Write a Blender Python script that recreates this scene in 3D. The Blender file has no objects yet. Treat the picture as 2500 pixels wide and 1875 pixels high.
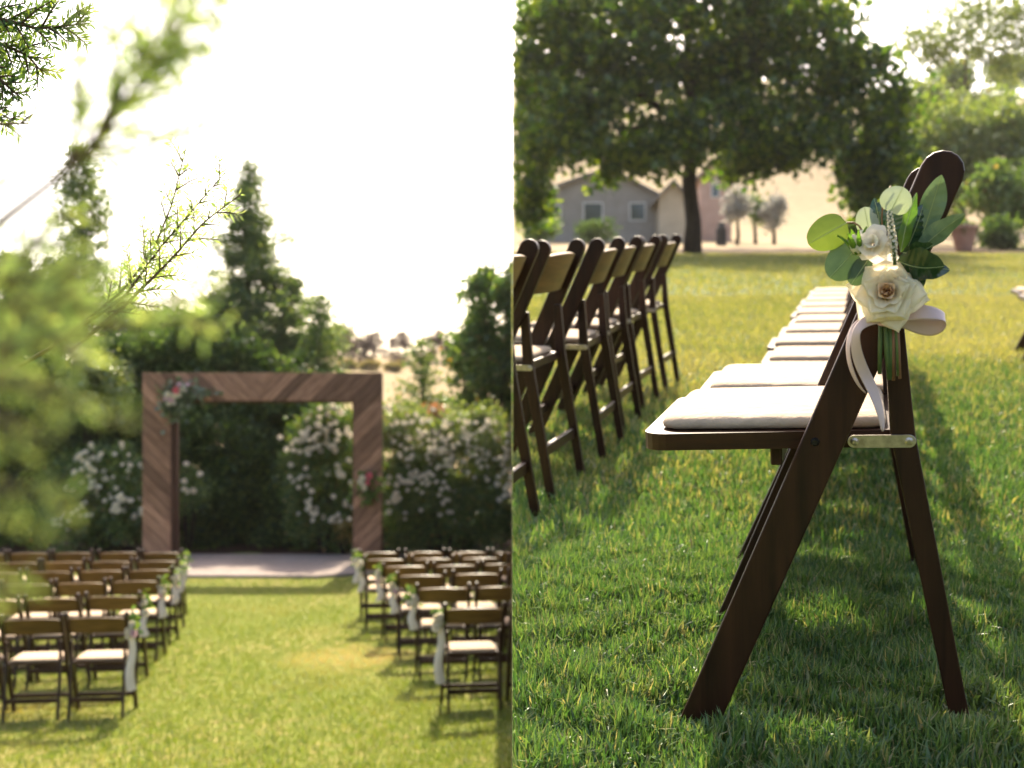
import bpy, bmesh, math, random
import numpy as np
from mathutils import Vector, Matrix

# ------------------------------------------------------------------ camera, sky, sun, exposure
SC = bpy.context.scene
COL = SC.collection
F = 2500.0                       # focal length in pixels of a 2212 px wide frame
HC = 2.10                        # eye height above the lower lawn
cam_d = bpy.data.cameras.new('camera')
cam = bpy.data.objects.new('camera', cam_d)
COL.objects.link(cam)
cam.location = (0, 0, HC)
cam.rotation_euler = (math.radians(90), 0, 0)
cam_d.sensor_width = 36.0
cam_d.lens = F / 2212 * 36.0
cam_d.shift_y = 96.5 / 2212
cam_d.clip_start = 0.05
cam_d.clip_end = 2000
cam_d.dof.use_dof = True
cam_d.dof.focus_distance = 1.74
cam_d.dof.aperture_fstop = 5.0
SC.camera = cam

SUN_EL, SUN_AZ = math.radians(46), math.radians(2)      # azimuth from +Y towards +X
world = bpy.data.worlds.new('World')
SC.world = world
world.use_nodes = True
wn = world.node_tree
wn.nodes.clear()
sky = wn.nodes.new('ShaderNodeTexSky')
sky.sky_type = 'NISHITA'
sky.sun_disc = False
sky.sun_elevation = SUN_EL
sky.sun_rotation = SUN_AZ
sky.air_density = 1.0
sky.dust_density = 4.5
sky.ozone_density = 0.6
bg = wn.nodes.new('ShaderNodeBackground')
bg.inputs['Strength'].default_value = 0.15
wout = wn.nodes.new('ShaderNodeOutputWorld')
tint = wn.nodes.new('ShaderNodeMix'); tint.data_type = 'RGBA'; tint.blend_type = 'MULTIPLY'      # dusty summer air: warm white
tint.inputs[0].default_value = 1.0; tint.inputs[7].default_value = (1.07, 1.0, 0.95, 1)
wn.links.new(sky.outputs[0], tint.inputs[6]); wn.links.new(tint.outputs[2], bg.inputs[0])
wn.links.new(bg.outputs[0], wout.inputs[0])

sun_d = bpy.data.lights.new('sun', 'SUN')
sun_d.energy = 4.3
sun_d.angle = math.radians(0.53)
sun_d.color = (1.0, 0.88, 0.68)
sun = bpy.data.objects.new('sun', sun_d)
COL.objects.link(sun)
sun.rotation_euler = Vector((math.sin(SUN_AZ) * math.cos(SUN_EL), math.cos(SUN_AZ) * math.cos(SUN_EL), math.sin(SUN_EL))).to_track_quat('Z', 'Y').to_euler()

SC.view_settings.view_transform = 'Standard'
SC.view_settings.look = 'None'
SC.view_settings.gamma = 1.0
SC.view_settings.use_curve_mapping = False
SC.view_settings.exposure = 1.65
SC.cycles.max_bounces = 8
SC.cycles.transparent_max_bounces = 4

RNG = np.random.default_rng(7)
random.seed(7)

# ------------------------------------------------------------------ placing helpers
def at(px, py, Y):
    """world point seen at that spot of the photograph, Y metres away"""
    return Vector(((px - 1106) / F * Y, Y, HC + (926 - py) / F * Y))

SLOPE = math.atan(0.1744)         # the upper lawn climbs away from the viewer
H0 = 0.7176
R = Matrix.Translation((0, 0, HC - H0)) @ Matrix.Rotation(SLOPE, 4, 'X')   # frame of the upper lawn
RI = R.inverted()

def smooth(t):
    t = np.clip(t, 0, 1)
    return t * t * (3 - 2 * t)

def dip(x, y):                    # height of the upper lawn in its own frame
    return -0.115 * smooth((np.asarray(y, float) - 2.1) / 1.3)

def up_ground(px, py, z=-0.115):
    c = RI @ Vector((0, 0, HC))
    d = RI.to_3x3() @ Vector(((px - 1106) / F, 1, (926 - py) / F))
    return c + d * ((z - c.z) / d.z)

def low_ground(x, y):             # height of the lower lawn
    x = np.asarray(x, float); y = np.asarray(y, float)
    return 0.03 * (x + 3.2) * (1 - smooth((y - 10.0) / 4.0)) * smooth((x + 9) / 3)

# ------------------------------------------------------------------ object helpers
def link(o, parent=None):
    COL.objects.link(o)
    if parent is not None:
        o.parent = parent
    return o

def tag(o, label=None, cat=None, group=None, kind=None):
    if label: o['label'] = label
    if cat: o['category'] = cat
    if group: o['group'] = group
    if kind: o['kind'] = kind
    return o

def empty(name, M, label, cat, group=None):
    o = bpy.data.objects.new(name, None)
    o.empty_display_size = 0.1
    COL.objects.link(o)
    o.matrix_world = M if isinstance(M, Matrix) else Matrix.Translation(M)
    return tag(o, label, cat, group)

def mesh_from(name, verts, faces, mat=None, smooth_=False):
    me = bpy.data.meshes.new(name)
    me.from_pydata([tuple(v) for v in verts], [], [tuple(f) for f in faces])
    if smooth_:
        me.polygons.foreach_set('use_smooth', [True] * len(me.polygons))
    if mat: me.materials.append(mat)
    me.update()
    return me

def part(name, me, parent=None):
    return link(bpy.data.objects.new(name, me), parent)

def fast_mesh(name, V, Fc, mat, smooth_=False):
    """V (n,3) array, Fc (m,k) index array with constant k"""
    me = bpy.data.meshes.new(name)
    n, (m, k) = len(V), Fc.shape
    me.vertices.add(n)
    me.vertices.foreach_set('co', np.ascontiguousarray(V, np.float32).ravel())
    me.loops.add(m * k)
    me.loops.foreach_set('vertex_index', np.ascontiguousarray(Fc, np.int32).ravel())
    me.polygons.add(m)
    me.polygons.foreach_set('loop_start', np.arange(0, m * k, k, dtype=np.int32))
    if smooth_:
        me.polygons.foreach_set('use_smooth', np.ones(m, bool))
    me.materials.append(mat)
    me.update(calc_edges=True)
    return me

class MB:
    def __init__(s): s.v = []; s.f = []
    def add(s, vs, fs):
        b = len(s.v); s.v += [Vector(v) for v in vs]; s.f += [[i + b for i in f] for f in fs]; return s
    def box(s, lo, hi):
        x0, y0, z0 = lo; x1, y1, z1 = hi
        return s.add([(x0,y0,z0),(x1,y0,z0),(x1,y1,z0),(x0,y1,z0),(x0,y0,z1),(x1,y0,z1),(x1,y1,z1),(x0,y1,z1)],
                     [(0,3,2,1),(4,5,6,7),(0,1,5,4),(1,2,6,5),(2,3,7,6),(3,0,4,7)])
    def prism(s, poly, y0, y1):
        """polygon of (x,z) pushed along y"""
        n = len(poly)
        vs = [(x, y0, z) for x, z in poly] + [(x, y1, z) for x, z in poly]
        fs = [list(range(n)), list(range(2 * n - 1, n - 1, -1))] + [[i, i + n, (i + 1) % n + n, (i + 1) % n] for i in range(n)]
        return s.add(vs, fs)
    def tube(s, pts, rad, n=8):
        pts = [Vector(p) for p in pts]
        if not hasattr(rad, '__len__'): rad = [rad] * len(pts)
        vs = []; fs = []; ref = None
        for i, p in enumerate(pts):
            d = (pts[min(i + 1, len(pts) - 1)] - pts[max(i - 1, 0)]).normalized()
            if ref is None:
                ref = d.orthogonal().normalized()
            ref = (ref - d * ref.dot(d)).normalized()
            b = d.cross(ref)
            for k in range(n):
                a = 2 * math.pi * k / n
                vs.append(p + (ref * math.cos(a) + b * math.sin(a)) * rad[i])
        for i in range(len(pts) - 1):
            for k in range(n):
                fs.append((i*n+k, i*n+(k+1)%n, (i+1)*n+(k+1)%n, (i+1)*n+k))
        fs.append(tuple(range(n - 1, -1, -1))); fs.append(tuple(range((len(pts)-1)*n, len(pts)*n)))
        return s.add(vs, fs)
    def mesh(s, name, mat, bevel=0, seg=2, smooth_=False):
        bm = bmesh.new()
        vv = [bm.verts.new(v) for v in s.v]
        for f in s.f:
            try: bm.faces.new([vv[i] for i in f])
            except ValueError: pass
        bmesh.ops.recalc_face_normals(bm, faces=bm.faces)
        if bevel:
            es = [e for e in bm.edges if len(e.link_faces) == 2 and e.calc_face_angle(0) > 0.5]
            bmesh.ops.bevel(bm, geom=es, offset=bevel, segments=seg, profile=0.5, affect='EDGES', clamp_overlap=True)
        me = bpy.data.meshes.new(name)
        bm.to_mesh(me); bm.free()
        if smooth_:
            me.polygons.foreach_set('use_smooth', [True] * len(me.polygons))
        me.materials.append(mat)
        return me
    def build(s, name, mat, parent=None, **k):
        return part(name, s.mesh(name, mat, **k), parent)

def copy_tree(o, parent=None, M=None):
    c = o.copy(); COL.objects.link(c)
    if parent is not None:
        c.parent = parent; c.matrix_parent_inverse = Matrix()
    if M is not None: c.matrix_world = M
    for ch in o.children: copy_tree(ch, c)
    return c

def cut_at_x(root, limit, keep_positive):
    """cut every piece of a thing off at the plane x = limit (world)"""
    bpy.context.view_layer.update()
    gone = []
    for o in [root] + list(root.children_recursive):
        if o.type != 'MESH': continue
        Mw = o.matrix_world
        xs = [(Mw @ v.co).x for v in o.data.vertices]
        out = [(x < limit) == keep_positive for x in xs]
        if not any(out): continue
        if all(out):
            gone += [o] + list(o.children_recursive); continue
        me = o.data.copy()
        bm = bmesh.new(); bm.from_mesh(me)
        Mi = Mw.inverted()
        co = Mi @ Vector((limit, 0, 0)); no = (Mw.to_3x3().transposed() @ Vector((1, 0, 0))).normalized()
        g = bmesh.ops.bisect_plane(bm, geom=bm.verts[:] + bm.edges[:] + bm.faces[:], plane_co=co, plane_no=no,
                                   clear_inner=keep_positive, clear_outer=not keep_positive)
        ed = [e for e in g['geom_cut'] if isinstance(e, bmesh.types.BMEdge)]
        try: bmesh.ops.holes_fill(bm, edges=ed, sides=0)
        except Exception: pass
        bm.to_mesh(me); bm.free(); o.data = me
    for o in set(gone): bpy.data.objects.remove(o)

# ------------------------------------------------------------------ materials
def new_mat(name):
    m = bpy.data.materials.new(name); m.use_nodes = True
    nt = m.node_tree; nt.nodes.clear()
    out = nt.nodes.new('ShaderNodeOutputMaterial')
    return m, nt, out

def N(nt, typ, **kw):
    n = nt.nodes.new(typ)
    for k, v in kw.items():
        if k in n.inputs: n.inputs[k].default_value = v
        else: setattr(n, k, v)
    return n

def ramp(nt, fac, stops):
    r = nt.nodes.new('ShaderNodeValToRGB')
    el = r.color_ramp.elements
    while len(el) < len(stops): el.new(0.5)
    for e, (p, c) in zip(el, stops):
        e.position = p; e.color = (*c, 1)
    nt.links.new(fac, r.inputs[0])
    return r.outputs[0]

def mixc(nt, fac, a, b, blend='MIX'):
    m = nt.nodes.new('ShaderNodeMix'); m.data_type = 'RGBA'; m.blend_type = blend
    for sock, v in ((m.inputs[0], fac), (m.inputs[6], a), (m.inputs[7], b)):
        if hasattr(v, 'is_linked') or isinstance(v, bpy.types.NodeSocket): nt.links.new(v, sock)
        elif isinstance(v, (int, float)): sock.default_value = v
        else: sock.default_value = (*v, 1)
    return m.outputs[2]

def noise(nt, scale, detail=4, vec=None, rough=0.55, dist=0.0):
    n = N(nt, 'ShaderNodeTexNoise', Scale=scale, Detail=detail, Roughness=rough, Distortion=dist)
    if vec is not None: nt.links.new(vec, n.inputs['Vector'])
    return n.outputs[0]

def geo_pos(nt): return nt.nodes.new('ShaderNodeNewGeometry').outputs['Position']

def leaf_mat(name, stops, trans=0.45, gloss=0.06, rough=0.4, patch=None, tcol=(1.25, 1.25, 0.55), spot=None):
    """thin leaves: diffuse front, light coming through, a little gloss; colour differs leaf by leaf"""
    m, nt, out = new_mat(name)
    g = nt.nodes.new('ShaderNodeNewGeometry')
    col = ramp(nt, g.outputs['Random Per Island'], stops)
    if patch:
        sc, pc, lo, hi = patch
        mr = N(nt, 'ShaderNodeMapRange'); mr.inputs[1].default_value = lo; mr.inputs[2].default_value = hi
        nt.links.new(noise(nt, sc, 3, g.outputs['Position']), mr.inputs[0])
        col = mixc(nt, mr.outputs[0], col, pc)
    if spot:                                   # a worn, straw-coloured patch of turf at its own place
        (cx, cy), (rx, ry), sc_ = spot
        mp = nt.nodes.new('ShaderNodeMapping'); mp.vector_type = 'TEXTURE'
        mp.inputs['Location'].default_value = (cx, cy, 0); mp.inputs['Scale'].default_value = (rx, ry, 1e4)
        nt.links.new(g.outputs['Position'], mp.inputs[0])
        ln = N(nt, 'ShaderNodeVectorMath', operation='LENGTH'); nt.links.new(mp.outputs[0], ln.inputs[0])
        ad = N(nt, 'ShaderNodeMath', operation='ADD'); nt.links.new(ln.outputs['Value'], ad.inputs[0]); nt.links.new(noise(nt, 2.5, 4, g.outputs['Position']), ad.inputs[1])
        mr = N(nt, 'ShaderNodeMapRange'); mr.inputs[1].default_value = 1.45; mr.inputs[2].default_value = 0.85; mr.inputs[4].default_value = .8
        nt.links.new(ad.outputs[0], mr.inputs[0]); col = mixc(nt, mr.outputs[0], col, sc_)
    d = nt.nodes.new('ShaderNodeBsdfDiffuse'); nt.links.new(col, d.inputs[0])
    t = nt.nodes.new('ShaderNodeBsdfTranslucent')
    nt.links.new(mixc(nt, 1.0, col, tcol, 'MULTIPLY'), t.inputs[0])
    mx = nt.nodes.new('ShaderNodeMixShader'); mx.inputs[0].default_value = trans
    nt.links.new(d.outputs[0], mx.inputs[1]); nt.links.new(t.outputs[0], mx.inputs[2])
    gl = N(nt, 'ShaderNodeBsdfGlossy', Roughness=rough); gl.inputs[0].default_value = (1, 1, 1, 1)
    m2 = nt.nodes.new('ShaderNodeMixShader'); m2.inputs[0].default_value = gloss
    nt.links.new(mx.outputs[0], m2.inputs[1]); nt.links.new(gl.outputs[0], m2.inputs[2])
    nt.links.new(m2.outputs[0], out.inputs[0])
    return m

def solid_mat(name, stops, scale=8, rough=0.7, detail=5, bump=0.0, bscale=None, spec=0.3, vary=0.0, stretch=None, coat=0.0, metal=0.0, dist=0.0):
    m, nt, out = new_mat(name)
    tc = nt.nodes.new('ShaderNodeTexCoord').outputs['Object']
    if stretch:
        mp = nt.nodes.new('ShaderNodeMapping'); mp.inputs['Scale'].default_value = stretch
        nt.links.new(tc, mp.inputs[0]); tc = mp.outputs[0]
    nz = noise(nt, scale, detail, tc, dist=dist)
    col = ramp(nt, nz, stops)
    if vary:
        oi = nt.nodes.new('ShaderNodeObjectInfo')
        h = N(nt, 'ShaderNodeHueSaturation')
        mr = N(nt, 'ShaderNodeMapRange'); mr.inputs[3].default_value = 1 - vary; mr.inputs[4].default_value = 1 + vary
        nt.links.new(oi.outputs['Random'], mr.inputs[0]); nt.links.new(mr.outputs[0], h.inputs['Value']); nt.links.new(col, h.inputs['Color'])
        col = h.outputs[0]
    p = N(nt, 'ShaderNodeBsdfPrincipled', Roughness=rough, Metallic=metal)
    p.inputs['Specular IOR Level'].default_value = spec
    p.inputs['Coat Weight'].default_value = coat
    p.inputs['Coat Roughness'].default_value = 0.25
    nt.links.new(col, p.inputs['Base Color'])
    if bump:
        b = N(nt, 'ShaderNodeBump', Strength=bump, Distance=0.02)
        nt.links.new(noise(nt, bscale or scale * 4, 5, tc), b.inputs['Height']); nt.links.new(b.outputs[0], p.inputs['Normal'])
    nt.links.new(p.outputs[0], out.inputs[0])
    return m

def ground_mat(name, stops, sc, sc2, bump=0.4):
    m, nt, out = new_mat(name)
    pos = geo_pos(nt)
    a = noise(nt, sc, 4, pos); b = noise(nt, sc2, 4, pos)
    mt = N(nt, 'ShaderNodeMath', operation='ADD'); nt.links.new(a, mt.inputs[0]); nt.links.new(b, mt.inputs[1])
    hf = N(nt, 'ShaderNodeMath', operation='MULTIPLY'); hf.inputs[1].default_value = 0.5; nt.links.new(mt.outputs[0], hf.inputs[0])
    col = ramp(nt, hf.outputs[0], stops)
    p = N(nt, 'ShaderNodeBsdfPrincipled', Roughness=0.95); p.inputs['Specular IOR Level'].default_value = 0.1
    nt.links.new(col, p.inputs['Base Color'])
    bp = N(nt, 'ShaderNodeBump', Strength=bump, Distance=0.05); nt.links.new(b, bp.inputs['Height']); nt.links.new(bp.outputs[0], p.inputs['Normal'])
    nt.links.new(p.outputs[0], out.inputs[0])
    return m

def wood_mat(name, dark, light, rough=0.35, vary=0.12, coat=0.3, axis_scale=(3, 40, 40), bump=0.08):
    m, nt, out = new_mat(name)
    tc = nt.nodes.new('ShaderNodeTexCoord').outputs['Object']
    oi = nt.nodes.new('ShaderNodeObjectInfo')
    mp = nt.nodes.new('ShaderNodeMapping'); mp.inputs['Scale'].default_value = axis_scale
    vm = N(nt, 'ShaderNodeVectorMath', operation='ADD')
    sc = N(nt, 'ShaderNodeVectorMath', operation='SCALE'); sc.inputs['Scale'].default_value = 17.0
    cx = nt.nodes.new('ShaderNodeCombineXYZ')
    for i in range(3): nt.links.new(oi.outputs['Random'], cx.inputs[i])
    nt.links.new(cx.outputs[0], sc.inputs[0]); nt.links.new(tc, vm.inputs[0]); nt.links.new(sc.outputs[0], vm.inputs[1])
    nt.links.new(vm.outputs[0], mp.inputs[0])
    nz = noise(nt, 1.0, 6, mp.outputs[0], 0.6, 0.4)
    col = ramp(nt, nz, [(0.3, dark), (0.7, light)])
    h = N(nt, 'ShaderNodeHueSaturation')
    mr = N(nt, 'ShaderNodeMapRange'); mr.inputs[3].default_value = 1 - vary; mr.inputs[4].default_value = 1 + vary
    nt.links.new(oi.outputs['Random'], mr.inputs[0]); nt.links.new(mr.outputs[0], h.inputs['Value']); nt.links.new(col, h.inputs['Color'])
    p = N(nt, 'ShaderNodeBsdfPrincipled', Roughness=rough); p.inputs['Coat Weight'].default_value = coat; p.inputs['Coat Roughness'].default_value = 0.3
    p.inputs['Specular IOR Level'].default_value = 0.22
    nt.links.new(h.outputs[0], p.inputs['Base Color'])
    b = N(nt, 'ShaderNodeBump', Strength=bump, Distance=0.004); nt.links.new(nz, b.inputs['Height']); nt.links.new(b.outputs[0], p.inputs['Normal'])
    nt.links.new(p.outputs[0], out.inputs[0])
    return m

def petal_mat(name, c_out, c_in, trans=0.35):
    """petals: cream, warmer towards the base of each petal (UV-less: by the petal's own z)"""
    m, nt, out = new_mat(name)
    tc = nt.nodes.new('ShaderNodeTexCoord').outputs['Object']
    nz = noise(nt, 60, 3, tc)
    col = ramp(nt, nz, [(0.3, c_in), (0.65, c_out)])
    d = nt.nodes.new('ShaderNodeBsdfDiffuse'); nt.links.new(col, d.inputs[0])
    t = nt.nodes.new('ShaderNodeBsdfTranslucent'); nt.links.new(col, t.inputs[0])
    mx = nt.nodes.new('ShaderNodeMixShader'); mx.inputs[0].default_value = trans
    nt.links.new(d.outputs[0], mx.inputs[1]); nt.links.new(t.outputs[0], mx.inputs[2])
    nt.links.new(mx.outputs[0], out.inputs[0])
    return m

M = {}
M['lawn'] = ground_mat('lawn_soil', [(0.3, (0.09, 0.12, 0.018)), (0.5, (0.13, 0.15, 0.026)), (0.62, (0.24, 0.20, 0.07))], 0.35, 9.0)
M['upper_lawn'] = ground_mat('upper_lawn_soil', [(0.3, (0.035, 0.06, 0.014)), (0.5, (0.07, 0.10, 0.024)), (0.66, (0.14, 0.14, 0.05))], 0.5, 11.0)
M['dry'] = ground_mat('dry_grass', [(0.3, (0.19, 0.14, 0.075)), (0.5, (0.25, 0.19, 0.105)), (0.7, (0.31, 0.245, 0.145))], 0.05, 1.3)
M['soil'] = ground_mat('bark_mulch', [(0.3, (0.03, 0.018, 0.010)), (0.6, (0.07, 0.04, 0.025)), (0.75, (0.12, 0.08, 0.05))], 2.0, 22.0, 0.8)
M['concrete'] = ground_mat('pad_concrete', [(0.3, (0.19, 0.155, 0.135)), (0.55, (0.27, 0.225, 0.20)), (0.7, (0.34, 0.29, 0.26))], 0.9, 14.0, 0.15)
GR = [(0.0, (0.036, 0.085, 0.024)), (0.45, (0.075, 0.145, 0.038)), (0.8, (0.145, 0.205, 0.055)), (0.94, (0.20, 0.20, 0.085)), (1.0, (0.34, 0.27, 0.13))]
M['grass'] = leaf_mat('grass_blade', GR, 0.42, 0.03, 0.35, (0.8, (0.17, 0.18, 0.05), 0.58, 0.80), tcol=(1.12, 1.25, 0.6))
M['grass_dry_sunlit'] = leaf_mat('sunny_grass_blade', [(0.0, (0.13, 0.16, 0.040)), (0.45, (0.19, 0.205, 0.056)), (0.8, (0.26, 0.25, 0.078)), (1.0, (0.38, 0.32, 0.16))], 0.42, 0.03, 0.4, (0.22, (0.33, 0.28, 0.13), 0.42, 0.85))  # dryness and sun on the farther lawn both put into the yellower colour
GL = [(0.0, (0.10, 0.155, 0.020)), (0.5, (0.145, 0.195, 0.026)), (0.9, (0.20, 0.225, 0.04)), (1.0, (0.32, 0.28, 0.11))]
M['grass_low'] = leaf_mat('lower_grass_blade', GL, 0.42, 0.05, 0.4, (0.42, (0.30, 0.24, 0.09), 0.52, 0.75), spot=((-1.45, 10.3), (.75, .75), (0.50, 0.36, 0.20)))
M['wood'] = wood_mat('chair_wood', (0.010, 0.0038, 0.0019), (0.042, 0.0155, 0.0068), 0.40, 0.15, 0.06, (45, 45, 2.5), 0.12)
M['wood_seat'] = wood_mat('chair_seat_wood', (0.012, 0.0045, 0.0022), (0.052, 0.0195, 0.0085), 0.36, 0.15, 0.1, (3, 45, 45), 0.1)
M['wood_bar'] = wood_mat('chair_bar_wood', (0.014, 0.005, 0.0024), (0.058, 0.022, 0.0095), 0.40, 0.15, 0.06, (45, 3, 45), 0.1)
M['wood_back'] = wood_mat('chair_back_wood', (0.075, 0.040, 0.010), (0.19, 0.105, 0.030), 0.42, 0.3, 0.12, (40, 3, 40), 0.1)
M['metal'] = solid_mat('brass_strap', [(0.35, (0.34, 0.30, 0.25)), (0.6, (0.58, 0.53, 0.46)), (0.75, (0.10, 0.06, 0.04))], 60, 0.35, 6, metal=1.0)
M['dark_metal'] = solid_mat('dark_bolt', [(0.3, (0.012, 0.011, 0.010)), (0.7, (0.03, 0.028, 0.025))], 30, 0.35, metal=0.6)
M['cushion'] = solid_mat('cream_cushion', [(0.3, (0.375, 0.285, 0.195)), (0.7, (0.43, 0.335, 0.24))], 5, 0.85, 6, bump=0.3, bscale=34, spec=0.1)
M['arch'] = wood_mat('arch_board', (0.125, 0.062, 0.038), (0.37, 0.205, 0.135), 0.85, 0.50, 0.0, (60, 4, 60), 0.35)
M['arch_dark'] = wood_mat('arch_frame', (0.06, 0.03, 0.02), (0.13, 0.07, 0.045), 0.85, 0.1, 0.0, (40, 40, 4), 0.3)
M['bark'] = solid_mat('bark', [(0.3, (0.035, 0.022, 0.015)), (0.7, (0.10, 0.07, 0.05))], 6, 0.95, 6, bump=0.8, bscale=20, spec=0.1, stretch=(4, 4, 1))
M['dark_bark'] = solid_mat('dark_bark', [(0.3, (0.018, 0.013, 0.010)), (0.7, (0.05, 0.036, 0.028))], 6, 0.95, 6, bump=0.8, bscale=20, spec=0.1, stretch=(4, 4, 1))
M['twig'] = solid_mat('twig', [(0.3, (0.07, 0.045, 0.02)), (0.7, (0.16, 0.10, 0.05))], 30, 0.8, spec=0.2)
M['conifer'] = leaf_mat('redwood_needles', [(0, (0.075, 0.125, 0.055)), (0.6, (0.135, 0.195, 0.075)), (1, (0.24, 0.28, 0.09))], 0.5, 0.03)
M['conifer2'] = leaf_mat('young_conifer_needles', [(0, (0.07, 0.13, 0.03)), (0.6, (0.13, 0.20, 0.045)), (1, (0.22, 0.27, 0.07))], 0.4, 0.05)
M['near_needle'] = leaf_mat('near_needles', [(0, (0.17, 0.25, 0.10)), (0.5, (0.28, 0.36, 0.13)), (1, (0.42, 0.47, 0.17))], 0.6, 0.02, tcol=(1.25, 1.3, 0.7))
M['hedge'] = leaf_mat('dark_evergreen', [(0, (0.034, 0.068, 0.020)), (0.7, (0.068, 0.118, 0.030)), (1, (0.14, 0.20, 0.05))], 0.42, 0.02)
M['bright'] = leaf_mat('bright_shrub', [(0, (0.10, 0.16, 0.025)), (0.6, (0.20, 0.25, 0.04)), (1, (0.33, 0.34, 0.10))], 0.45, 0.10, 0.3)
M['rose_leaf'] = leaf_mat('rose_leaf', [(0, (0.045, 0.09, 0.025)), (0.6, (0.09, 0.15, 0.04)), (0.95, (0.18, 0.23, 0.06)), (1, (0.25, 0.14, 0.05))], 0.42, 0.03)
M['rose_leaf_sunlit'] = leaf_mat('sunlit_rose_leaf', [(0, (0.10, 0.15, 0.04)), (0.6, (0.20, 0.26, 0.06)), (0.95, (0.25, 0.29, 0.09)), (1, (0.40, 0.22, 0.08))], 0.42, 0.07)  # rose leaf lightened: sun on the bush top is put into the colour
M['pear'] = leaf_mat('broadleaf', [(0, (0.06, 0.115, 0.03)), (0.6, (0.11, 0.19, 0.045)), (0.96, (0.20, 0.27, 0.06)), (1, (0.30, 0.12, 0.05))], 0.45, 0.03, 0.4)
M['oak'] = leaf_mat('big_tree_leaf', [(0, (0.020, 0.048, 0.010)), (0.6, (0.055, 0.11, 0.016)), (1, (0.16, 0.21, 0.022))], 0.58, 0.03, 0.4, None, (1.5, 1.45, 0.4))
M['pale_tree'] = leaf_mat('pale_tree_leaf', [(0, (0.10, 0.15, 0.04)), (0.6, (0.17, 0.23, 0.06)), (1, (0.26, 0.30, 0.09))], 0.45, 0.05)
M['plum'] = leaf_mat('purple_leaf', [(0, (0.06, 0.036, 0.036)), (0.7, (0.105, 0.066, 0.062)), (1, (0.15, 0.11, 0.08))], 0.3, 0.03, tcol=(1.1, 0.95, 0.9))
M['vine'] = leaf_mat('yellowing_vine', [(0, (0.12, 0.13, 0.03)), (0.6, (0.26, 0.21, 0.06)), (1, (0.38, 0.27, 0.09))], 0.4, 0.03)
M['rusty'] = leaf_mat('rusty_leaf', [(0, (0.28, 0.12, 0.05)), (1, (0.45, 0.22, 0.10))], 0.4, 0.03, tcol=(1.1, 0.9, 0.7))
M['white_bloom'] = petal_mat('white_bloom', (0.86, 0.81, 0.70), (0.80, 0.73, 0.58), 0.45)
M['pale_bloom'] = leaf_mat('pale_bloom', [(0, (0.20, 0.22, 0.16)), (0.3, (0.34, 0.33, 0.30)), (1, (0.44, 0.42, 0.39))], 0.35, 0.02, tcol=(1, 1, .95))
M['cream_petal'] = petal_mat('cream_petal', (0.86, 0.80, 0.62), (0.83, 0.74, 0.55), 0.45)
M['peach_petal'] = petal_mat('peach_petal', (0.86, 0.70, 0.50), (0.82, 0.58, 0.38), .5)
M['pink_petal'] = petal_mat('pink_petal', (0.80, 0.24, 0.28), (0.70, 0.15, 0.20))
M['blush_petal'] = petal_mat('blush_petal', (0.80, 0.60, 0.62), (0.74, 0.48, 0.54))
def big_leaf(name, c0, c1, trans, gloss, rough):
    m, nt, out = new_mat(name)
    tc = nt.nodes.new('ShaderNodeTexCoord').outputs['Object']
    col = ramp(nt, noise(nt, 45, 5, tc), [(0.3, c0), (0.7, c1)])
    p = N(nt, 'ShaderNodeBsdfPrincipled', Roughness=rough); p.inputs['Specular IOR Level'].default_value = gloss
    nt.links.new(col, p.inputs['Base Color'])
    b = N(nt, 'ShaderNodeBump', Strength=0.25, Distance=0.002); nt.links.new(noise(nt, 120, 4, tc), b.inputs['Height']); nt.links.new(b.outputs[0], p.inputs['Normal'])
    t = nt.nodes.new('ShaderNodeBsdfTranslucent'); nt.links.new(mixc(nt, 1.0, col, (1.0, 1.08, 0.6), 'MULTIPLY'), t.inputs[0])
    mx = nt.nodes.new('ShaderNodeMixShader'); mx.inputs[0].default_value = trans
    nt.links.new(p.outputs[0], mx.inputs[1]); nt.links.new(t.outputs[0], mx.inputs[2])
    nt.links.new(mx.outputs[0], out.inputs[0])
    return m
M['euc'] = big_leaf('eucalyptus_green', (0.095, 0.135, 0.022), (0.14, 0.18, 0.035), 0.36, 0.3, 0.45)
M['euc_grey'] = big_leaf('eucalyptus_grey', (0.05, 0.085, 0.045), (0.085, 0.13, 0.065), 0.22, 0.3, 0.5)
M['euc_pale'] = big_leaf('eucalyptus_pale', (0.34, 0.38, 0.29), (0.42, 0.45, 0.35), 0.25, 0.3, 0.5)
M['laurel'] = big_leaf('laurel_dark', (0.012, 0.035, 0.016), (0.025, 0.06, 0.025), 0.12, 0.7, 0.22)
M['laurel_pale'] = big_leaf('laurel_skylit', (0.10, 0.16, 0.10), (0.19, 0.26, 0.16), 0.2, 0.8, 0.28)  # silvery green leaf, paled further to paint in light on its upper side
M['laurel_bright'] = big_leaf('laurel_young', (0.08, 0.17, 0.02), (0.14, 0.24, 0.035), 0.5, 0.4, 0.35)
M['vein'] = solid_mat('leaf_vein', [(0.3, (0.28, 0.33, 0.14)), (0.7, (0.34, 0.38, 0.18))], 20, 0.6)
M['stem'] = solid_mat('green_stem', [(0.3, (0.05, 0.09, 0.025)), (0.7, (0.11, 0.16, 0.05))], 25, 0.6, spec=0.3)
M['brown_stem'] = solid_mat('brown_stem', [(0.3, (0.15, 0.07, 0.035)), (0.7, (0.24, 0.12, 0.06))], 25, 0.6)
M['ribbon'] = solid_mat('satin_ribbon', [(0.3, (0.44, 0.315, 0.275)), (0.7, (0.52, 0.385, 0.34))], 3, 0.42, 2, spec=0.5, stretch=(1, 1, 1))
M['sash'] = solid_mat('cream_sash', [(0.3, (0.60, 0.52, 0.42)), (0.7, (0.70, 0.62, 0.52))], 6, 0.7, 3)
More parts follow.
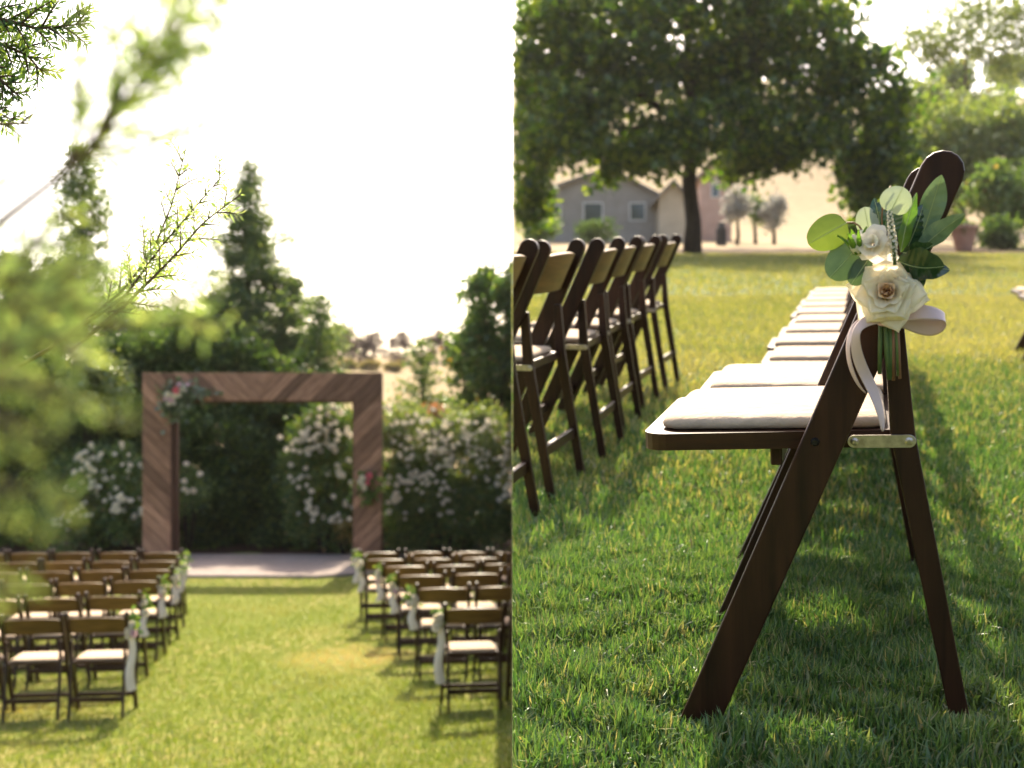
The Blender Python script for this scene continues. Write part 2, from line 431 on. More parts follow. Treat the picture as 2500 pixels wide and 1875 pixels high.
M['stucco'] = solid_mat('grey_stucco', [(0.3, (0.22, 0.20, 0.17)), (0.7, (0.30, 0.27, 0.235))], 1.5, 0.9, bump=0.2, bscale=12)
M['beige'] = solid_mat('beige_stucco', [(0.3, (0.42, 0.34, 0.24)), (0.7, (0.52, 0.43, 0.31))], 1.5, 0.9, bump=0.2, bscale=12)
M['pinkwall'] = solid_mat('pink_stucco', [(0.3, (0.42, 0.27, 0.21)), (0.7, (0.5, 0.34, 0.27))], 1.5, 0.9, bump=0.2, bscale=12)
M['roof'] = solid_mat('grey_shingle', [(0.3, (0.17, 0.155, 0.14)), (0.7, (0.26, 0.24, 0.215))], 3, 0.9, bump=0.4, bscale=18)
M['glass'] = solid_mat('window_glass', [(0.3, (0.03, 0.045, 0.045)), (0.7, (0.05, 0.065, 0.065))], 2, 0.08, spec=0.6)
M['trim'] = solid_mat('window_trim', [(0.3, (0.55, 0.52, 0.46)), (0.7, (0.62, 0.58, 0.52))], 4, 0.7)
M['terracotta'] = solid_mat('terracotta', [(0.3, (0.34, 0.17, 0.12)), (0.7, (0.44, 0.24, 0.17))], 5, 0.85, bump=0.2, bscale=30)
M['post'] = solid_mat('dark_post', [(0.3, (0.02, 0.018, 0.016)), (0.7, (0.04, 0.036, 0.03))], 8, 0.7)
M['fence'] = solid_mat('grey_fence_wood', [(0.3, (0.10, 0.085, 0.07)), (0.7, (0.18, 0.155, 0.13))], 8, 0.9)

# ------------------------------------------------------------------ foliage helpers
def unit(a): return a / np.maximum(np.linalg.norm(a, axis=-1, keepdims=True), 1e-9)

def rand_dirs(n): return unit(RNG.normal(size=(n, 3)))

def leaf_cloud(name, C, L, mat, parent=None, D=None, aspect=0.38, fold=0.18, xlim=None, sidebias=None):
    """every leaf two triangles folded along its midrib"""
    C = np.asarray(C, float)
    if not hasattr(L, '__len__'): L = L * RNG.uniform(0.65, 1.3, len(C))
    if D is None:
        D = rand_dirs(len(C)); D[:, 2] -= 0.25; D = unit(D)
    if xlim is not None:
        lo, hi = xlim
        e = C + D * L[:, None]; k = (np.minimum(C[:, 0], e[:, 0]) - .45 * L * aspect > lo) & (np.maximum(C[:, 0], e[:, 0]) + .45 * L * aspect < hi)
        C, L, D = C[k], L[k], D[k]
    n = len(C)
    S = unit(np.cross(D, rand_dirs(n))); Nn = np.cross(D, S)
    Lc = L[:, None]
    b = C; tip = C + D * Lc
    mid = C + D * Lc * 0.45
    s1 = mid + S * Lc * aspect + Nn * Lc * fold
    s2 = mid - S * Lc * aspect + Nn * Lc * fold
    V = np.stack([b, s1, tip, s2], 1).reshape(-1, 3)
    i = np.arange(n)[:, None] * 4
    Fc = np.concatenate([i + np.array([[0, 1, 2]]), i + np.array([[0, 2, 3]])], 0)
    me = fast_mesh(name, V, Fc, mat)
    return part(name, me, parent)

def clump_points(ells, per, cr, shell=0.55, flat=0.8):
    """ells: (centre, radii, number of clumps)"""
    out = []
    for c, r, n in ells:
        u = rand_dirs(n) * (shell + (1 - shell) * RNG.random((n, 1)) ** 0.6)
        cc = np.array(c) + u * np.array(r) * (0.74 + 0.45 * RNG.random((n, 1)))
        k = RNG.integers(int(per * 0.5), int(per * 1.5), n)
        idx = np.repeat(np.arange(n), k)
        sz = cr * RNG.uniform(0.6, 1.3, n)
        o = np.clip(RNG.normal(size=(len(idx), 3)), -1.9, 1.9) * sz[idx][:, None] * np.array([1, 1, flat])
        out.append(cc[idx] + o)
    return np.concatenate(out)

def trunk_mesh(name, base, top, r0, r1, limbs, mat, parent):
    mb = MB(); b, t = Vector(base), Vector(top)
    pts = [b.lerp(t, k / 6) + Vector((random.uniform(-1, 1), random.uniform(-1, 1), 0)) * r0 * 0.35 * (k not in (0,)) for k in range(7)]
    mb.tube(pts, [r0 * 1.25] + [r0 + (r1 - r0) * k / 6 for k in range(1, 7)], 9)
    for k0, e, r in limbs:
        s = b.lerp(t, k0); e = Vector(e); m = s.lerp(e, 0.5) + Vector((0, 0, (e - s).length * 0.06))
        mb.tube([s, m, e], [r, r * 0.7, r * 0.25], 6)
    return mb.build(name, mat, parent, smooth_=True)

def shrub(name, ells, per, cr, leaf, mat, label, cat, group=None, xlim=None, aspect=0.4, shell=0.5, base_z=0.0, bark='dark_bark', stems=5, crown='foliage'):
    c0 = Vector(ells[0][0]); bx = sum(e[0][0] for e in ells) / len(ells); by = sum(e[0][1] for e in ells) / len(ells)
    if xlim: bx = min(max(bx, xlim[0] + 0.2), xlim[1] - 0.2)
    root = empty(name, Vector((bx, by, base_z)), label, cat, group)
    off = -np.array([bx, by, base_z])
    P = clump_points(ells, per, cr, shell)
    P = P[P[:, 2] > base_z + 0.03]
    xl = None if xlim is None else (xlim[0] - bx, xlim[1] - bx)
    leaf_cloud(crown, P + off, leaf, mat, root, aspect=aspect, xlim=xl)
    mb = MB()
    for c, r, n in ells:
        for _ in range(stems):
            e = Vector(c) + Vector((random.uniform(-.6, .6) * r[0], random.uniform(-.6, .6) * r[1], random.uniform(-.2, .6) * r[2])) + Vector(off)
            if xl: e.x = min(max(e.x, xl[0] + .05), xl[1] - .05)
            s = Vector((e.x * 0.25, e.y * 0.25, 0))
            rr = 0.012 * max(r[2], 0.8)
            mb.tube([s, s.lerp(e, 0.5) + Vector((random.uniform(-.1, .1), 0, 0.1)), e], [rr * 1.6, rr, rr * 0.3], 5)
    mb.build('stems', M[bark], root, smooth_=True)
    return root

def conifer(name, base, H, Rmax, z0, nb, mat, leaf, label, cat, per=70, group=None, profile=None, xlim=None, up=0.15, spread=0.16, bark='bark'):
    root = empty(name, Vector(base), label, cat, group)
    mb = MB()
    mb.tube([(0, 0, 0), (random.uniform(-.05, .05), 0, H * .5), (0, 0, H * 0.97)], [0.03 * H * .5, 0.02 * H * .5, 0.01], 8)
    pts = []; dirs = []
    prof = profile or (lambda t: (1 - t) ** 0.8)
    for i in range(nb):
        t = (i + random.random()) / nb
        t = t ** 0.9
        z = z0 + (H - z0) * t
        r = Rmax * prof(t) * random.uniform(0.45, 1.2) + 0.07
        a = i * 2.39996 + random.uniform(-.3, .3)
        d = Vector((math.cos(a), math.sin(a), 0))
        s = Vector((0, 0, z)); e = s + d * r + Vector((0, 0, r * up * random.uniform(0.0, 2.2)))
        m = s.lerp(e, 0.55) - Vector((0, 0, r * 0.05))
        mb.tube([s, m, e], [0.006 + 0.010 * r, 0.004 + 0.006 * r, 0.002], 4)
        n = int(per * (0.13 + r / Rmax))
        u = RNG.random(n) ** 0.7
        P = np.array(s)[None] * (1 - u[:, None]) + np.array(e)[None] * u[:, None]
        sp = spread * (0.5 + u * 0.7) * (0.4 + 0.6 * r / Rmax)
        P += RNG.normal(size=(n, 3)) * sp[:, None] * np.array([1, 1, 0.75])
        pts.append(P)
        dd = np.array(d)[None] * 0.8 + RNG.normal(size=(n, 3)) * 0.6 + np.array([0, 0, 0.25])
        dirs.append(unit(dd))
    P = np.concatenate(pts); D = np.concatenate(dirs)
    xl = None if xlim is None else (xlim[0] - base[0], xlim[1] - base[0])
    leaf_cloud('crown', P, leaf, mat, root, D=D, aspect=0.2, fold=0.1, xlim=xl)
    mb.build('trunk', M[bark], root, smooth_=True)
    return root

def sheet(name, xs, ys, zf, mat, skirt=None, Mx=None):
    X, Y = np.meshgrid(xs, ys)
    Z = zf(X, Y)
    V = np.stack([X, Y, Z], -1).reshape(-1, 3)
    nx, ny = len(xs), len(ys)
    i = (np.arange(ny - 1)[:, None] * nx + np.arange(nx - 1)[None]).ravel()[:, None]
    Fc = np.concatenate([i, i + 1, i + nx + 1, i + nx], 1)
    bank = None
    if skirt is not None:                       # an earth bank down the x = xs[0] side
        n0 = len(V)
        e = np.arange(ny) * nx
        low = V[e].copy(); low[:, 2] -= skirt
        j = np.arange(ny - 1)[:, None]
        bank = (np.concatenate([V[e], low]), np.concatenate([j, j + 1, ny + j + 1, ny + j], 1))
    if Mx is not None:
        V = V @ np.array(Mx.to_3x3()).T + np.array(Mx.translation)
    me = fast_mesh(name, V, Fc, mat, True)
    o = part(name, me)
    if bank:
        bv = bank[0] if Mx is None else bank[0] @ np.array(Mx.to_3x3()).T + np.array(Mx.translation)
        tag(part('earth_bank', fast_mesh('earth_bank', bv, bank[1], M['soil'])), kind='structure')
    return tag(o, kind='structure')

def blades(name, P, h, w, mat, up, label, lean=0.55):
    n = len(P)
    tuft = .5 + .5 * np.sin(P[:, 0] * 23 + 3 * np.sin(P[:, 1] * 11)) * np.sin(P[:, 1] * 19 + 2 * np.sin(P[:, 0] * 13))
    h = h * (.62 + .7 * tuft)
    up = np.array(up)
    az = RNG.random(n) * 2 * math.pi
    ex = np.array([1.0, 0, 0]); ey = np.cross(up, ex)
    D = np.cos(az)[:, None] * ex + np.sin(az)[:, None] * ey
    az2 = az + math.pi / 2 + RNG.normal(size=n) * 0.6
    S = (np.cos(az2)[:, None] * ex + np.sin(az2)[:, None] * ey) * w[:, None] * 0.5
    ln = np.abs(RNG.normal(size=n)) * lean
    hh = h[:, None]
    m = P + up * hh * 0.55 + D * (ln * h * 0.25)[:, None]
    t = P + up * (h / np.sqrt(1 + ln ** 2))[:, None] + D * (ln * h / np.sqrt(1 + ln ** 2))[:, None]
    V = np.stack([P - S, P + S, m + S * 0.8, m - S * 0.8, t], 1).reshape(-1, 3)
    if P[:, 0].min() > 0: V[:, 0] = np.maximum(V[:, 0], .001)
    i = np.arange(n)[:, None] * 5
    tri = np.concatenate([i + np.array([[0, 1, 2]]), i + np.array([[0, 2, 3]]), i + np.array([[3, 2, 4]])])
    o = part(name, fast_mesh(name, V, tri, mat))
    return tag(o, label, 'grass', kind='stuff')

# ================================================================== THE LOWER GARDEN (with the arch)
low_z = lambda X, Y: low_ground(X, Y) - 0.006 * np.sin(X * 2.1 + Y) * np.cos(Y * 1.3)
sheet('lawn', np.linspace(-40, 0, 60), np.concatenate([np.linspace(-4, 20, 60), np.linspace(21, 36, 12)]), low_z, M['lawn'])
def hill_z(X, Y):
    z = 11.2 * smooth((Y - 34) / 110) * (1 + 0.10 * np.sin(X * 0.045 + 0.6)) + 0.35 * np.sin(X * .3 + Y * .07) * smooth((Y - 40) / 30)
    z += 2.6 * smooth((-X - 17) / 14) * smooth((Y - 90) / 40)
    return z - 9.0 * smooth((Y - 150) / 90) - 0.02
sheet('dry_hill', np.linspace(-160, 0, 90), np.linspace(35.9, 240, 90), hill_z, M['dry'])
sheet('planting_bed', np.linspace(-9, -0.02, 40), np.linspace(18.7, 25, 14), lambda X, Y: 0.012 + 0.03 * np.sin(X * 3.1) * np.cos(Y * 2.3) * smooth((Y - 18.8) / .5), M['soil'])

# paved pad under the arch: front edge chamfered at both ends
pad = MB()
pad_poly = [(-5.35, 19.0), (-5.35, 17.2), (-4.60, 16.25), (-2.72, 16.2), (-1.95, 16.75), (-1.75, 19.0)]
n = len(pad_poly)
pad.add([(x, y, -0.02) for x, y in pad_poly] + [(x, y, 0.045) for x, y in pad_poly],
        [list(range(n))[::-1], list(range(n, 2 * n))] + [[i, (i + 1) % n, (i + 1) % n + n, i + n] for i in range(n)])
pad.build('paved_pad', M['concrete'], bevel=0.012)['kind'] = 'structure'

# ------------------------------------------------------------------ the arch
AY = 17.6
S = AY / F
def ax(px): return (px - 1106) * S
def az_(py): return HC + (926 - py) * S
AX0, AX1 = ax(314.5), ax(826.5)
AZ0, AZ1 = 0.05, az_(806)
PW = 60 * S
arch_c = (AX0 + AX1) / 2
arch = empty('wedding_arch', Vector((arch_c, AY, 0.05)), 'square wooden ceremony arch clad in diagonal reddish boards, on a paved pad', 'arch')
def clip_poly(poly, x0, x1, z0, z1):
    for axis, lim, sgn in ((0, x0, 1), (0, x1, -1), (1, z0, 1), (1, z1, -1)):
        out = []
        for i in range(len(poly)):
            a, b = poly[i], poly[(i + 1) % len(poly)]
            da, db = (a[axis] - lim) * sgn, (b[axis] - lim) * sgn
            if da >= 0: out.append(a)
            if (da >= 0) != (db >= 0):
                t = da / (da - db)
                out.append((a[0] + (b[0] - a[0]) * t, a[1] + (b[1] - a[1]) * t))
        poly = out
        if len(poly) < 3: return []
    return poly
hw = (AX1 - AX0) / 2; hh = AZ1 - 0.05; pitch = 0.136; q = math.sqrt(.5)
for side in (-1, 1):
    for k in range(-16, 26):
        # board axis runs down towards the middle: direction (-side*q, -q)... strip offset measured across it
        d = Vector((-side * q, -q)); nrm = Vector((side * q, -q))
        o0 = k * pitch + 0.0055; o1 = (k + 1) * pitch - 0.0055
        o = Vector((0, hh))
        strip = [tuple(o + nrm * o0 + d * 6), tuple(o + nrm * o1 + d * 6), tuple(o + nrm * o1 - d * 6), tuple(o + nrm * o0 - d * 6)]
        x_in, x_out = (0.0012, hw) if side > 0 else (-hw, -0.0012)
        beam = clip_poly(strip, x_in, x_out, hh - PW, hh)
        px0, px1 = (hw - PW, hw) if side > 0 else (-hw, -hw + PW)
        post = clip_poly(strip, px0, px1, 0.0, hh - PW)
        mb = MB(); yy = -0.155 + random.uniform(-.003, .003)
        for poly in (beam, post):
            if len(poly) >= 3 and (max(p[0] for p in poly) - min(p[0] for p in poly)) > 0.02:
                mb.prism(poly, yy, -0.128)
        if not mb.v: continue
        c = sum(mb.v, Vector()) / len(mb.v)
        # object axis turned so that its y runs along the board: the grain follows it
        ang = math.atan2(d.y, d.x)
        Rm = Matrix.Rotation(-(ang - math.pi / 2), 4, 'Y')
        loc = Matrix.Translation(c) @ Rm @ Matrix.Rotation(math.radians(-90), 4, 'X')
        li = loc.inverted()
        mb.v = [li @ v for v in mb.v]
        b = mb.build('board', M['arch'], arch, bevel=0.0015, seg=1)
        b.matrix_local = loc
for nm, lo, hi in (('post', (-hw + .01, -.125, 0), (-hw + PW - .008, .14, hh - PW)), ('post', (hw - PW + .008, -.125, 0), (hw - .01, .14, hh - PW)),
                   ('beam', (-hw + .01, -.125, hh - PW + .006), (hw - .01, .14, hh - .008)),
                   ('inner_trim', (-hw + PW - .006, .06, 0.0), (-hw + PW + .035, .19, hh - PW - .03)),
                   ('inner_trim', (hw - PW - .045, .06, 0.0), (hw - PW + .006, .19, hh - PW - .03)),
                   ('inner_trim', (-hw + PW - .006, .06, hh - PW - .028), (hw - PW + .006, .19, hh - PW + .004))):
    MB().box(lo, hi).build(nm, M['arch_dark'], arch, bevel=0.004, seg=1)

# ------------------------------------------------------------------ blossoms used on bushes and garlands
def petal(w, l, a0, a1, cup=0.5, point=0.5, nu=7, nt=7, curl=0.0, r0=0.0, roll=0.0):
    """a petal grown from the axis: opens from angle a0 to a1 (from the flower's axis), in the x-z plane"""
    vs = []; r, z = r0, 0.0; ds = l / (nt - 1); rows = []
    for j in range(nt):
        t = j / (nt - 1)
        th = a0 + (a1 - a0) * t ** 1.3 + curl * max(0, t - 0.65) ** 2 * 6
        if j: r += math.sin(th) * ds; z += math.cos(th) * ds
        wt = w * (math.sin(math.pi * min(1, 0.16 + t * 0.62)) ** 0.8) * (1 - point * max(0, (t - 0.52) / 0.48) ** 1.5)
        nx, nz = -math.cos(th), math.sin(th)
        for i in range(nu):
            s = -1 + 2 * i / (nu - 1)
            cu = cup * s * s * w * 0.6 - roll * (abs(s) ** 4) * t * w * 0.8
            vs.append((r + nx * cu, s * wt, z + nz * cu))
    fs = [(j*nu+i, j*nu+i+1, (j+1)*nu+i+1, (j+1)*nu+i) for j in range(nt-1) for i in range(nu-1)]
    return vs, fs

def bloom_mesh(name, mat, layers, seed=0):
    """small full bloom: layers of (count, width, length, open0, open1)"""
    rr = random.Random(seed); mb = MB()
    for li, (cnt, w, l, a0, a1) in enumerate(layers):
        for k in range(cnt):
            vs, fs = petal(w, l * rr.uniform(.9, 1.1), a0, a1 + rr.uniform(-.15, .15), 0.5, 0.35, 4, 4, 0.1)
            Rz = Matrix.Rotation(2 * math.pi * (k + 0.5 * (li % 2)) / cnt + rr.uniform(-.2, .2), 4, 'Z')
            mb.add([Rz @ Vector(v) for v in vs], fs)
    return mb.mesh(name, mat, smooth_=True)
FULL = [(3, .5, .55, 0.1, 0.15), (4, .55, .7, 0.25, 0.7), (5, .6, .85, 0.5, 1.3), (5, .6, .9, 0.8, 1.9)]
BL = [bloom_mesh('bloom', M['white_bloom'], FULL, s) for s in range(3)]
BL_CREAM = bloom_mesh('bloom', M['cream_petal'], FULL, 4)
BL_PINK = bloom_mesh('bloom', M['pink_petal'], FULL, 5)
BL_BLUSH = bloom_mesh('bloom', M['blush_petal'], FULL, 6)

def put_bloom(me, p, r, facing, parent, name='blossom'):
    o = part(name, me, parent)
    qd = Vector(facing).to_track_quat('Z', 'Y')
    Mx = Matrix.Translation(p) @ qd.to_matrix().to_4x4() @ Matrix.Rotation(random.uniform(0, 6.28), 4, 'Z') @ Matrix.Diagonal((r, r, r, 1))
    o.matrix_local = Mx
    return o

# ------------------------------------------------------------------ trees and hedges behind the arch
def ell(px, py, Y, rx, rz, n, ry=None):
    p = at(px, py, Y); k = Y / F
    return (tuple(p), (rx * k, ry if ry else rx * k * 0.8, rz * k), n)

conifer('redwood_tree', (at(540, 926, 23.5).x, 23.5, 0), HC + (926 - 352) * 23.5 / F, 3.5, 0.9, 270, M['conifer'], 0.085,
        'tall pointed redwood tree rising behind the middle of the arch', 'tree', per=190, spread=.17,
        profile=lambda t: (1 - t) ** 1.12 * (1 + 0.22 * math.sin(t * 19)) + 0.03)
rw = [o for o in bpy.data.objects if o.name.startswith('redwood_tree')][0]
bough = []
for px, py, rx, rz, n in ((531, 425, 14, 40, 7), (520, 480, 26, 32, 10), (552, 500, 26, 36, 12), (505, 545, 28, 34, 12), (560, 560, 34, 45, 18), (590, 620, 45, 45, 26), (640, 655, 38, 55, 26), (500, 640, 42, 55, 24), (455, 690, 48, 50, 26), (550, 690, 70, 60, 46), (640, 745, 60, 60, 40), (420, 760, 60, 45, 32), (530, 770, 80, 50, 46)):
    p = at(px, py, 23.3) - rw.location; k_ = 23.3 / F
    bough.append((tuple(p), (rx * k_, .55, rz * k_), n))
leaf_cloud('lower_boughs', clump_points(bough, 130, .085, .35), .08, M['conifer'], rw, aspect=.2, fold=.1)
conifer('redwood_tree', (at(178, 926, 24.5).x, 24.5, 0), HC + (926 - 318) * 24.5 / F, 1.05, 1.5, 120, M['conifer'], 0.115,
        'slender redwood tree at the far left, seen through the near branches', 'tree', per=180,
        profile=lambda t: (1 - t) ** 0.55 * (1 + 0.25 * math.sin(t * 17)) + 0.04)
conifer('pine_tree', (at(912, 926, 22.0).x, 22.0, 0), HC + (926 - 735) * 22 / F, 0.72, 1.6, 46, M['conifer2'], 0.10,
        'small sparse young pine between the arch and the broadleaf tree', 'tree', per=75, up=0.35, spread=0.10, profile=lambda t: (1 - t) ** 0.7)
conifer('young_redwood', (at(690, 926, 22.4).x, 22.4, 0), HC + (926 - 640) * 22.4 / F, 0.72, 1.0, 80, M['conifer2'], 0.095,
        'light green young redwood at the right foot of the tall redwood', 'tree', per=130, spread=.12, profile=lambda t: (1 - t) ** 0.6)
shrub('cypress_tree', [ell(290, 730, 23.2, 75, 75, 60, .8), ell(380, 720, 23.4, 55, 60, 36, .7), ell(300, 850, 23.0, 120, 120, 60, .8)], 130, .12, .085, M['conifer'], 'mid green bushy cypress between the two redwoods, left of the arch top', 'tree', crown='crown')
shrub('cypress_tree', [ell(110, 690, 23.0, 95, 110, 80, .9), ell(20, 640, 23.2, 80, 90, 50, .8), ell(90, 850, 22.8, 140, 130, 60, .8)], 130, .12, .085, M['conifer'], 'mid green bushy cypress at the far left behind the near branches', 'tree', crown='crown')
HED = 'dark evergreen shrubs behind the arch'
shrub('evergreen_shrub', [ell(40, 960, 20.6, 140, 240, 140, 0.9), ell(20, 760, 21.2, 110, 120, 40, .8)], 190, 0.17, 0.095, M['hedge'], 'dark evergreen shrub at the far left edge behind the chairs', 'shrub', HED)
shrub('evergreen_shrub', [ell(230, 960, 20.8, 130, 230, 140, 0.9), ell(330, 790, 21.3, 75, 75, 36, .7)], 190, 0.17, 0.095, M['hedge'], 'dark evergreen shrub just left of the arch, behind the white roses', 'shrub', HED)
shrub('evergreen_shrub', [ell(450, 960, 20.7, 125, 250, 150, 0.9), ell(440, 750, 21.4, 80, 70, 32, .7)], 190, 0.17, 0.095, M['hedge'], 'dark evergreen shrub filling the left half of the arch opening', 'shrub', HED)
shrub('evergreen_shrub', [ell(610, 985, 20.8, 115, 225, 140, 0.9), ell(540, 1120, 21.2, 150, 100, 60, .7)], 190, 0.17, 0.095, M['hedge'], 'dark evergreen shrub filling the middle of the arch opening', 'shrub', HED)
shrub('evergreen_shrub', [ell(760, 1090, 20.4, 110, 120, 90, 0.8)], 180, 0.16, 0.095, M['hedge'], 'low dark evergreen shrub behind the right post of the arch', 'shrub', HED)
shrub('evergreen_shrub', [ell(960, 1080, 20.3, 140, 120, 70, 0.8)], 180, 0.16, 0.095, M['hedge'], 'low dark evergreen shrub behind the big rose bush on the right', 'shrub', HED, xlim=(-9, 0.10))
shrub('sunlit_shrub', [ell(225, 835, 19.9, 72, 70, 55, .5), ell(190, 800, 20.0, 40, 40, 18, .4)], 130, 0.10, 0.06, M['bright'], 'yellow-green sunlit shrub left of the arch, above the roses', 'shrub')
tr = shrub('broadleaf_tree', [ell(1040, 830, 24.6, 72, 120, 62, .9), ell(1040, 650, 24.8, 26, 75, 16, .5), ell(1005, 745, 24.7, 30, 60, 16, .5), ell(1104, 690, 24.6, 40, 140, 44, .7)], 100, 0.14, 0.115, M['pear'],
      'dense green broadleaf tree at the right edge of the garden', 'tree', xlim=(-9, 0.10), shell=0.35, crown='crown')
shrub('rusty_plant', [ell(944, 895, 19.4, 14, 22, 9, .12)], 40, 0.05, 0.06, M['rusty'], 'withered rust-orange sprig above the right rose bush', 'plant')

def rose_bush(ells, per, leaf, mat, spots, label, xlim=None):
    root = shrub('rose_bush', ells, per, 0.13, leaf, mat, label, 'rose bush', None, xlim=xlim)
    for (p, r) in spots:
        if xlim and p.x + r > xlim[1]: continue
        f = Vector((random.uniform(-.5, .5), -1 + random.uniform(-.2, .4), random.uniform(0, .9)))
        o = put_bloom(random.choice(BL), p - root.location, r * random.uniform(.85, 1.15), f, root, 'rose')
    return root
def scatter(px0, py0, px1, py1, n, Y, r, jit=0.25, tri=0.0, clump=3):
    out = []
    while len(out) < n:
        cx, cy = random.uniform(px0, px1), random.uniform(py0, py1)
        for _ in range(random.randint(1, clump)):
            p = at(cx + random.gauss(0, 9), cy + random.gauss(0, 8), Y + random.uniform(-jit, jit))
            out.append((p, r))
    return out[:n]
RW = 0.054
spots = scatter(150, 985, 225, 1060, 30, 18.75, RW) + scatter(160, 950, 310, 1100, 28, 18.8, RW * .8) + scatter(235, 1065, 345, 1110, 26, 18.5, RW) + scatter(90, 1090, 200, 1150, 16, 18.7, RW * .8)
rose_bush([ell(215, 1060, 19.2, 115, 120, 60, .4), ell(290, 1080, 19.0, 55, 100, 26, .35), ell(130, 1110, 19.2, 60, 80, 24, .35)], 120, 0.065, M['rose_leaf'], spots,
          'white rose bush left of the arch, behind the left chairs')
spots = scatter(655, 880, 762, 975, 62, 18.75, RW) + scatter(618, 935, 700, 975, 20, 18.7, RW * .9) + scatter(620, 990, 760, 1130, 42, 18.7, RW * .9)
rose_bush([ell(705, 935, 19.2, 62, 70, 44, .35), ell(700, 1060, 19.2, 85, 110, 60, .4)], 120, 0.065, M['rose_leaf'], spots, 'white rose bush seen through the right side of the arch opening')
spots = [(at(x, y, 18.7), RW) for x, y in ((402, 1003), (398, 1057), (418, 1060), (398, 1040), (432, 1025), (404, 1062))] 
rose_bush([ell(405, 1060, 19.0, 28, 60, 12, .2)], 60, 0.06, M['rose_leaf'], spots, 'small rose spray with few white blooms inside the left post of the arch')
spots = scatter(835, 885, 930, 960, 40, 18.7, RW * .75) + scatter(930, 900, 1098, 1000, 96, 18.6, RW * .8) + scatter(860, 960, 1098, 1040, 60, 18.5, RW * .75) + scatter(840, 1000, 1000, 1120, 22, 18.5, RW * .8) + scatter(1080, 1020, 1098, 1080, 8, 18.4, RW) + scatter(838, 1040, 858, 1110, 8, 18.4, RW)
rose_bush([ell(900, 950, 19.1, 85, 75, 60, .4), ell(1030, 960, 19.1, 90, 75, 66, .4)], 130, 0.06, M['rose_leaf_sunlit'], spots,
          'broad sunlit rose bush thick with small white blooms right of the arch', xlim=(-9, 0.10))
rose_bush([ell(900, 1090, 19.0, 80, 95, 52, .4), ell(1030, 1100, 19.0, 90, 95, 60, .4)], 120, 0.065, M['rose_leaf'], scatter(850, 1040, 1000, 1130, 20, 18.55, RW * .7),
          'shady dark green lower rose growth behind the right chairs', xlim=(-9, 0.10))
shrub('dry_plant', [ell(745, 1150, 18.95, 24, 30, 10, .15)], 60, 0.05, 0.06, M['vine'], 'yellowing low plant at the inner foot of the right arch post', 'plant')

# ------------------------------------------------------------------ hill behind
def hill_at(px, Y): 
    x = (px - 1106) / F * Y
    return x, Y, float(hill_z(np.array(x), np.array(Y)))
def hill_tree(px, Y, w, h, mat, label, name='hill_tree', per=42, n=26):
    w *= 1.4; h *= 1.4
    x, y, z = hill_at(px, Y); k = Y / F
    root = empty(name, Vector((x, y, z)), label, 'tree', 'trees on the dry hill')
    P = clump_points([((0, 0, h * k * .46), (w * k * .5, w * k * .45, h * k * .44), int(n * 1.5)), ((w * k * .15, 0, h * k * .7), (w * k * .3, w * k * .3, h * k * .28), n // 2)], per, w * k * 0.085, 0.4)
    leaf_cloud('crown', P, w * k * 0.055, mat, root, aspect=0.45)
    mb = MB().tube([(0, 0, -.2), (0, 0, h * k * .6)], [w * k * .04, w * k * .02], 6)
    mb.build('trunk', M['bark'], root)
hill_tree(724, 128, 52, 46, M['pear'], 'round green tree on the crest of the dry hill', per=80)
hill_tree(738, 106, 50, 58, M['plum'], 'brownish purple tree beside the redwood, leftmost on the hill')
hill_tree(775, 107, 45, 46, M['plum'], 'low dark purple tree, second from the redwood on the hill')
hill_tree(803, 108, 40, 56, M['plum'], 'airy purple-grey tree left of the gap of sky on the hill')
hill_tree(861, 107, 46, 52, M['plum'], 'purple-grey tree right of the gap of sky on the hill')
hill_tree(940, 109, 44, 52, M['plum'], 'purple-grey tree partly behind the small pine')
hill_tree(990, 106, 46, 50, M['plum'], 'purple-grey tree partly behind the broadleaf tree')
for i, (px, w, lab) in enumerate(((752, 34, 'yellowing vine hedge section nearest the redwood'), (800, 40, 'yellowing vine hedge section in the middle of the hill row'), (850, 40, 'greener vine hedge section left of the small pine'), (1000, 60, 'vine hedge section glimpsed behind the broadleaf tree'))):
    x, y, z = hill_at(px, 99)
    kk = 99 / F
    root = empty('vine_row', Vector((x, y, z)), lab, 'vine row', 'vine rows on the hill')
    leaf_cloud('foliage', clump_points([((0, 0, .42), (w * kk * .62, .4, .42), 40)], 60, 0.16, .3), 0.12, M['vine'], root, aspect=.45)
    MB().tube([(0, 0, -.2), (0, 0, .8)], .04, 5).build('stem', M['bark'], root)
wf = empty('wire_fence', Vector((*hill_at(845, 40)[:2], hill_at(845, 40)[2])), 'thin wire fence with leaning posts crossing the dry hill', 'fence')
for px, ln in ((805, .02), (832, -.10), (862, .04), (885, .02), (968, .03), (1000, -.02)):
    x, y, z = hill_at(px, 40)
    MB().tube([(0, 0, -.2), (ln, 0, 1.35)], .022, 6).build('post', M['fence'], wf).location = Vector((x, y, z)) - wf.location
for hz in (.45, .85, 1.25):
    pts = [Vector(hill_at(px, 40)) + Vector((0, 0, hz)) - wf.location for px in (795, 832, 862, 900, 968, 1010)]
    MB().tube(pts, .006, 4).build('wire', M['fence'], wf)

# ------------------------------------------------------------------ folding chairs
CH = 1.04; W = 0.425
PT, PB = Vector((-.327, .752)), Vector((0, 0))
def chair_profile():
    d = (PT - PB).normalized(); p = Vector((d.y, -d.x))     # p points forward
    r = .026
    a = PT - d * r
    pts = []
    # bottom cut level with the ground
    def at_v(off, v): 
        base = PB + p * off
        return base + d * ((v - base.y) / d.y)
    pts.append(at_v(r, 0)); 
    for k in range(0, 9):
        t = math.pi * k / 8
        pts.append(a + p * (r * math.cos(t)) + d * (r * math.sin(t)))
    pts.append(at_v(-r, 0))
    return [(q_.x * CH, q_.y * CH) for q_ in pts]

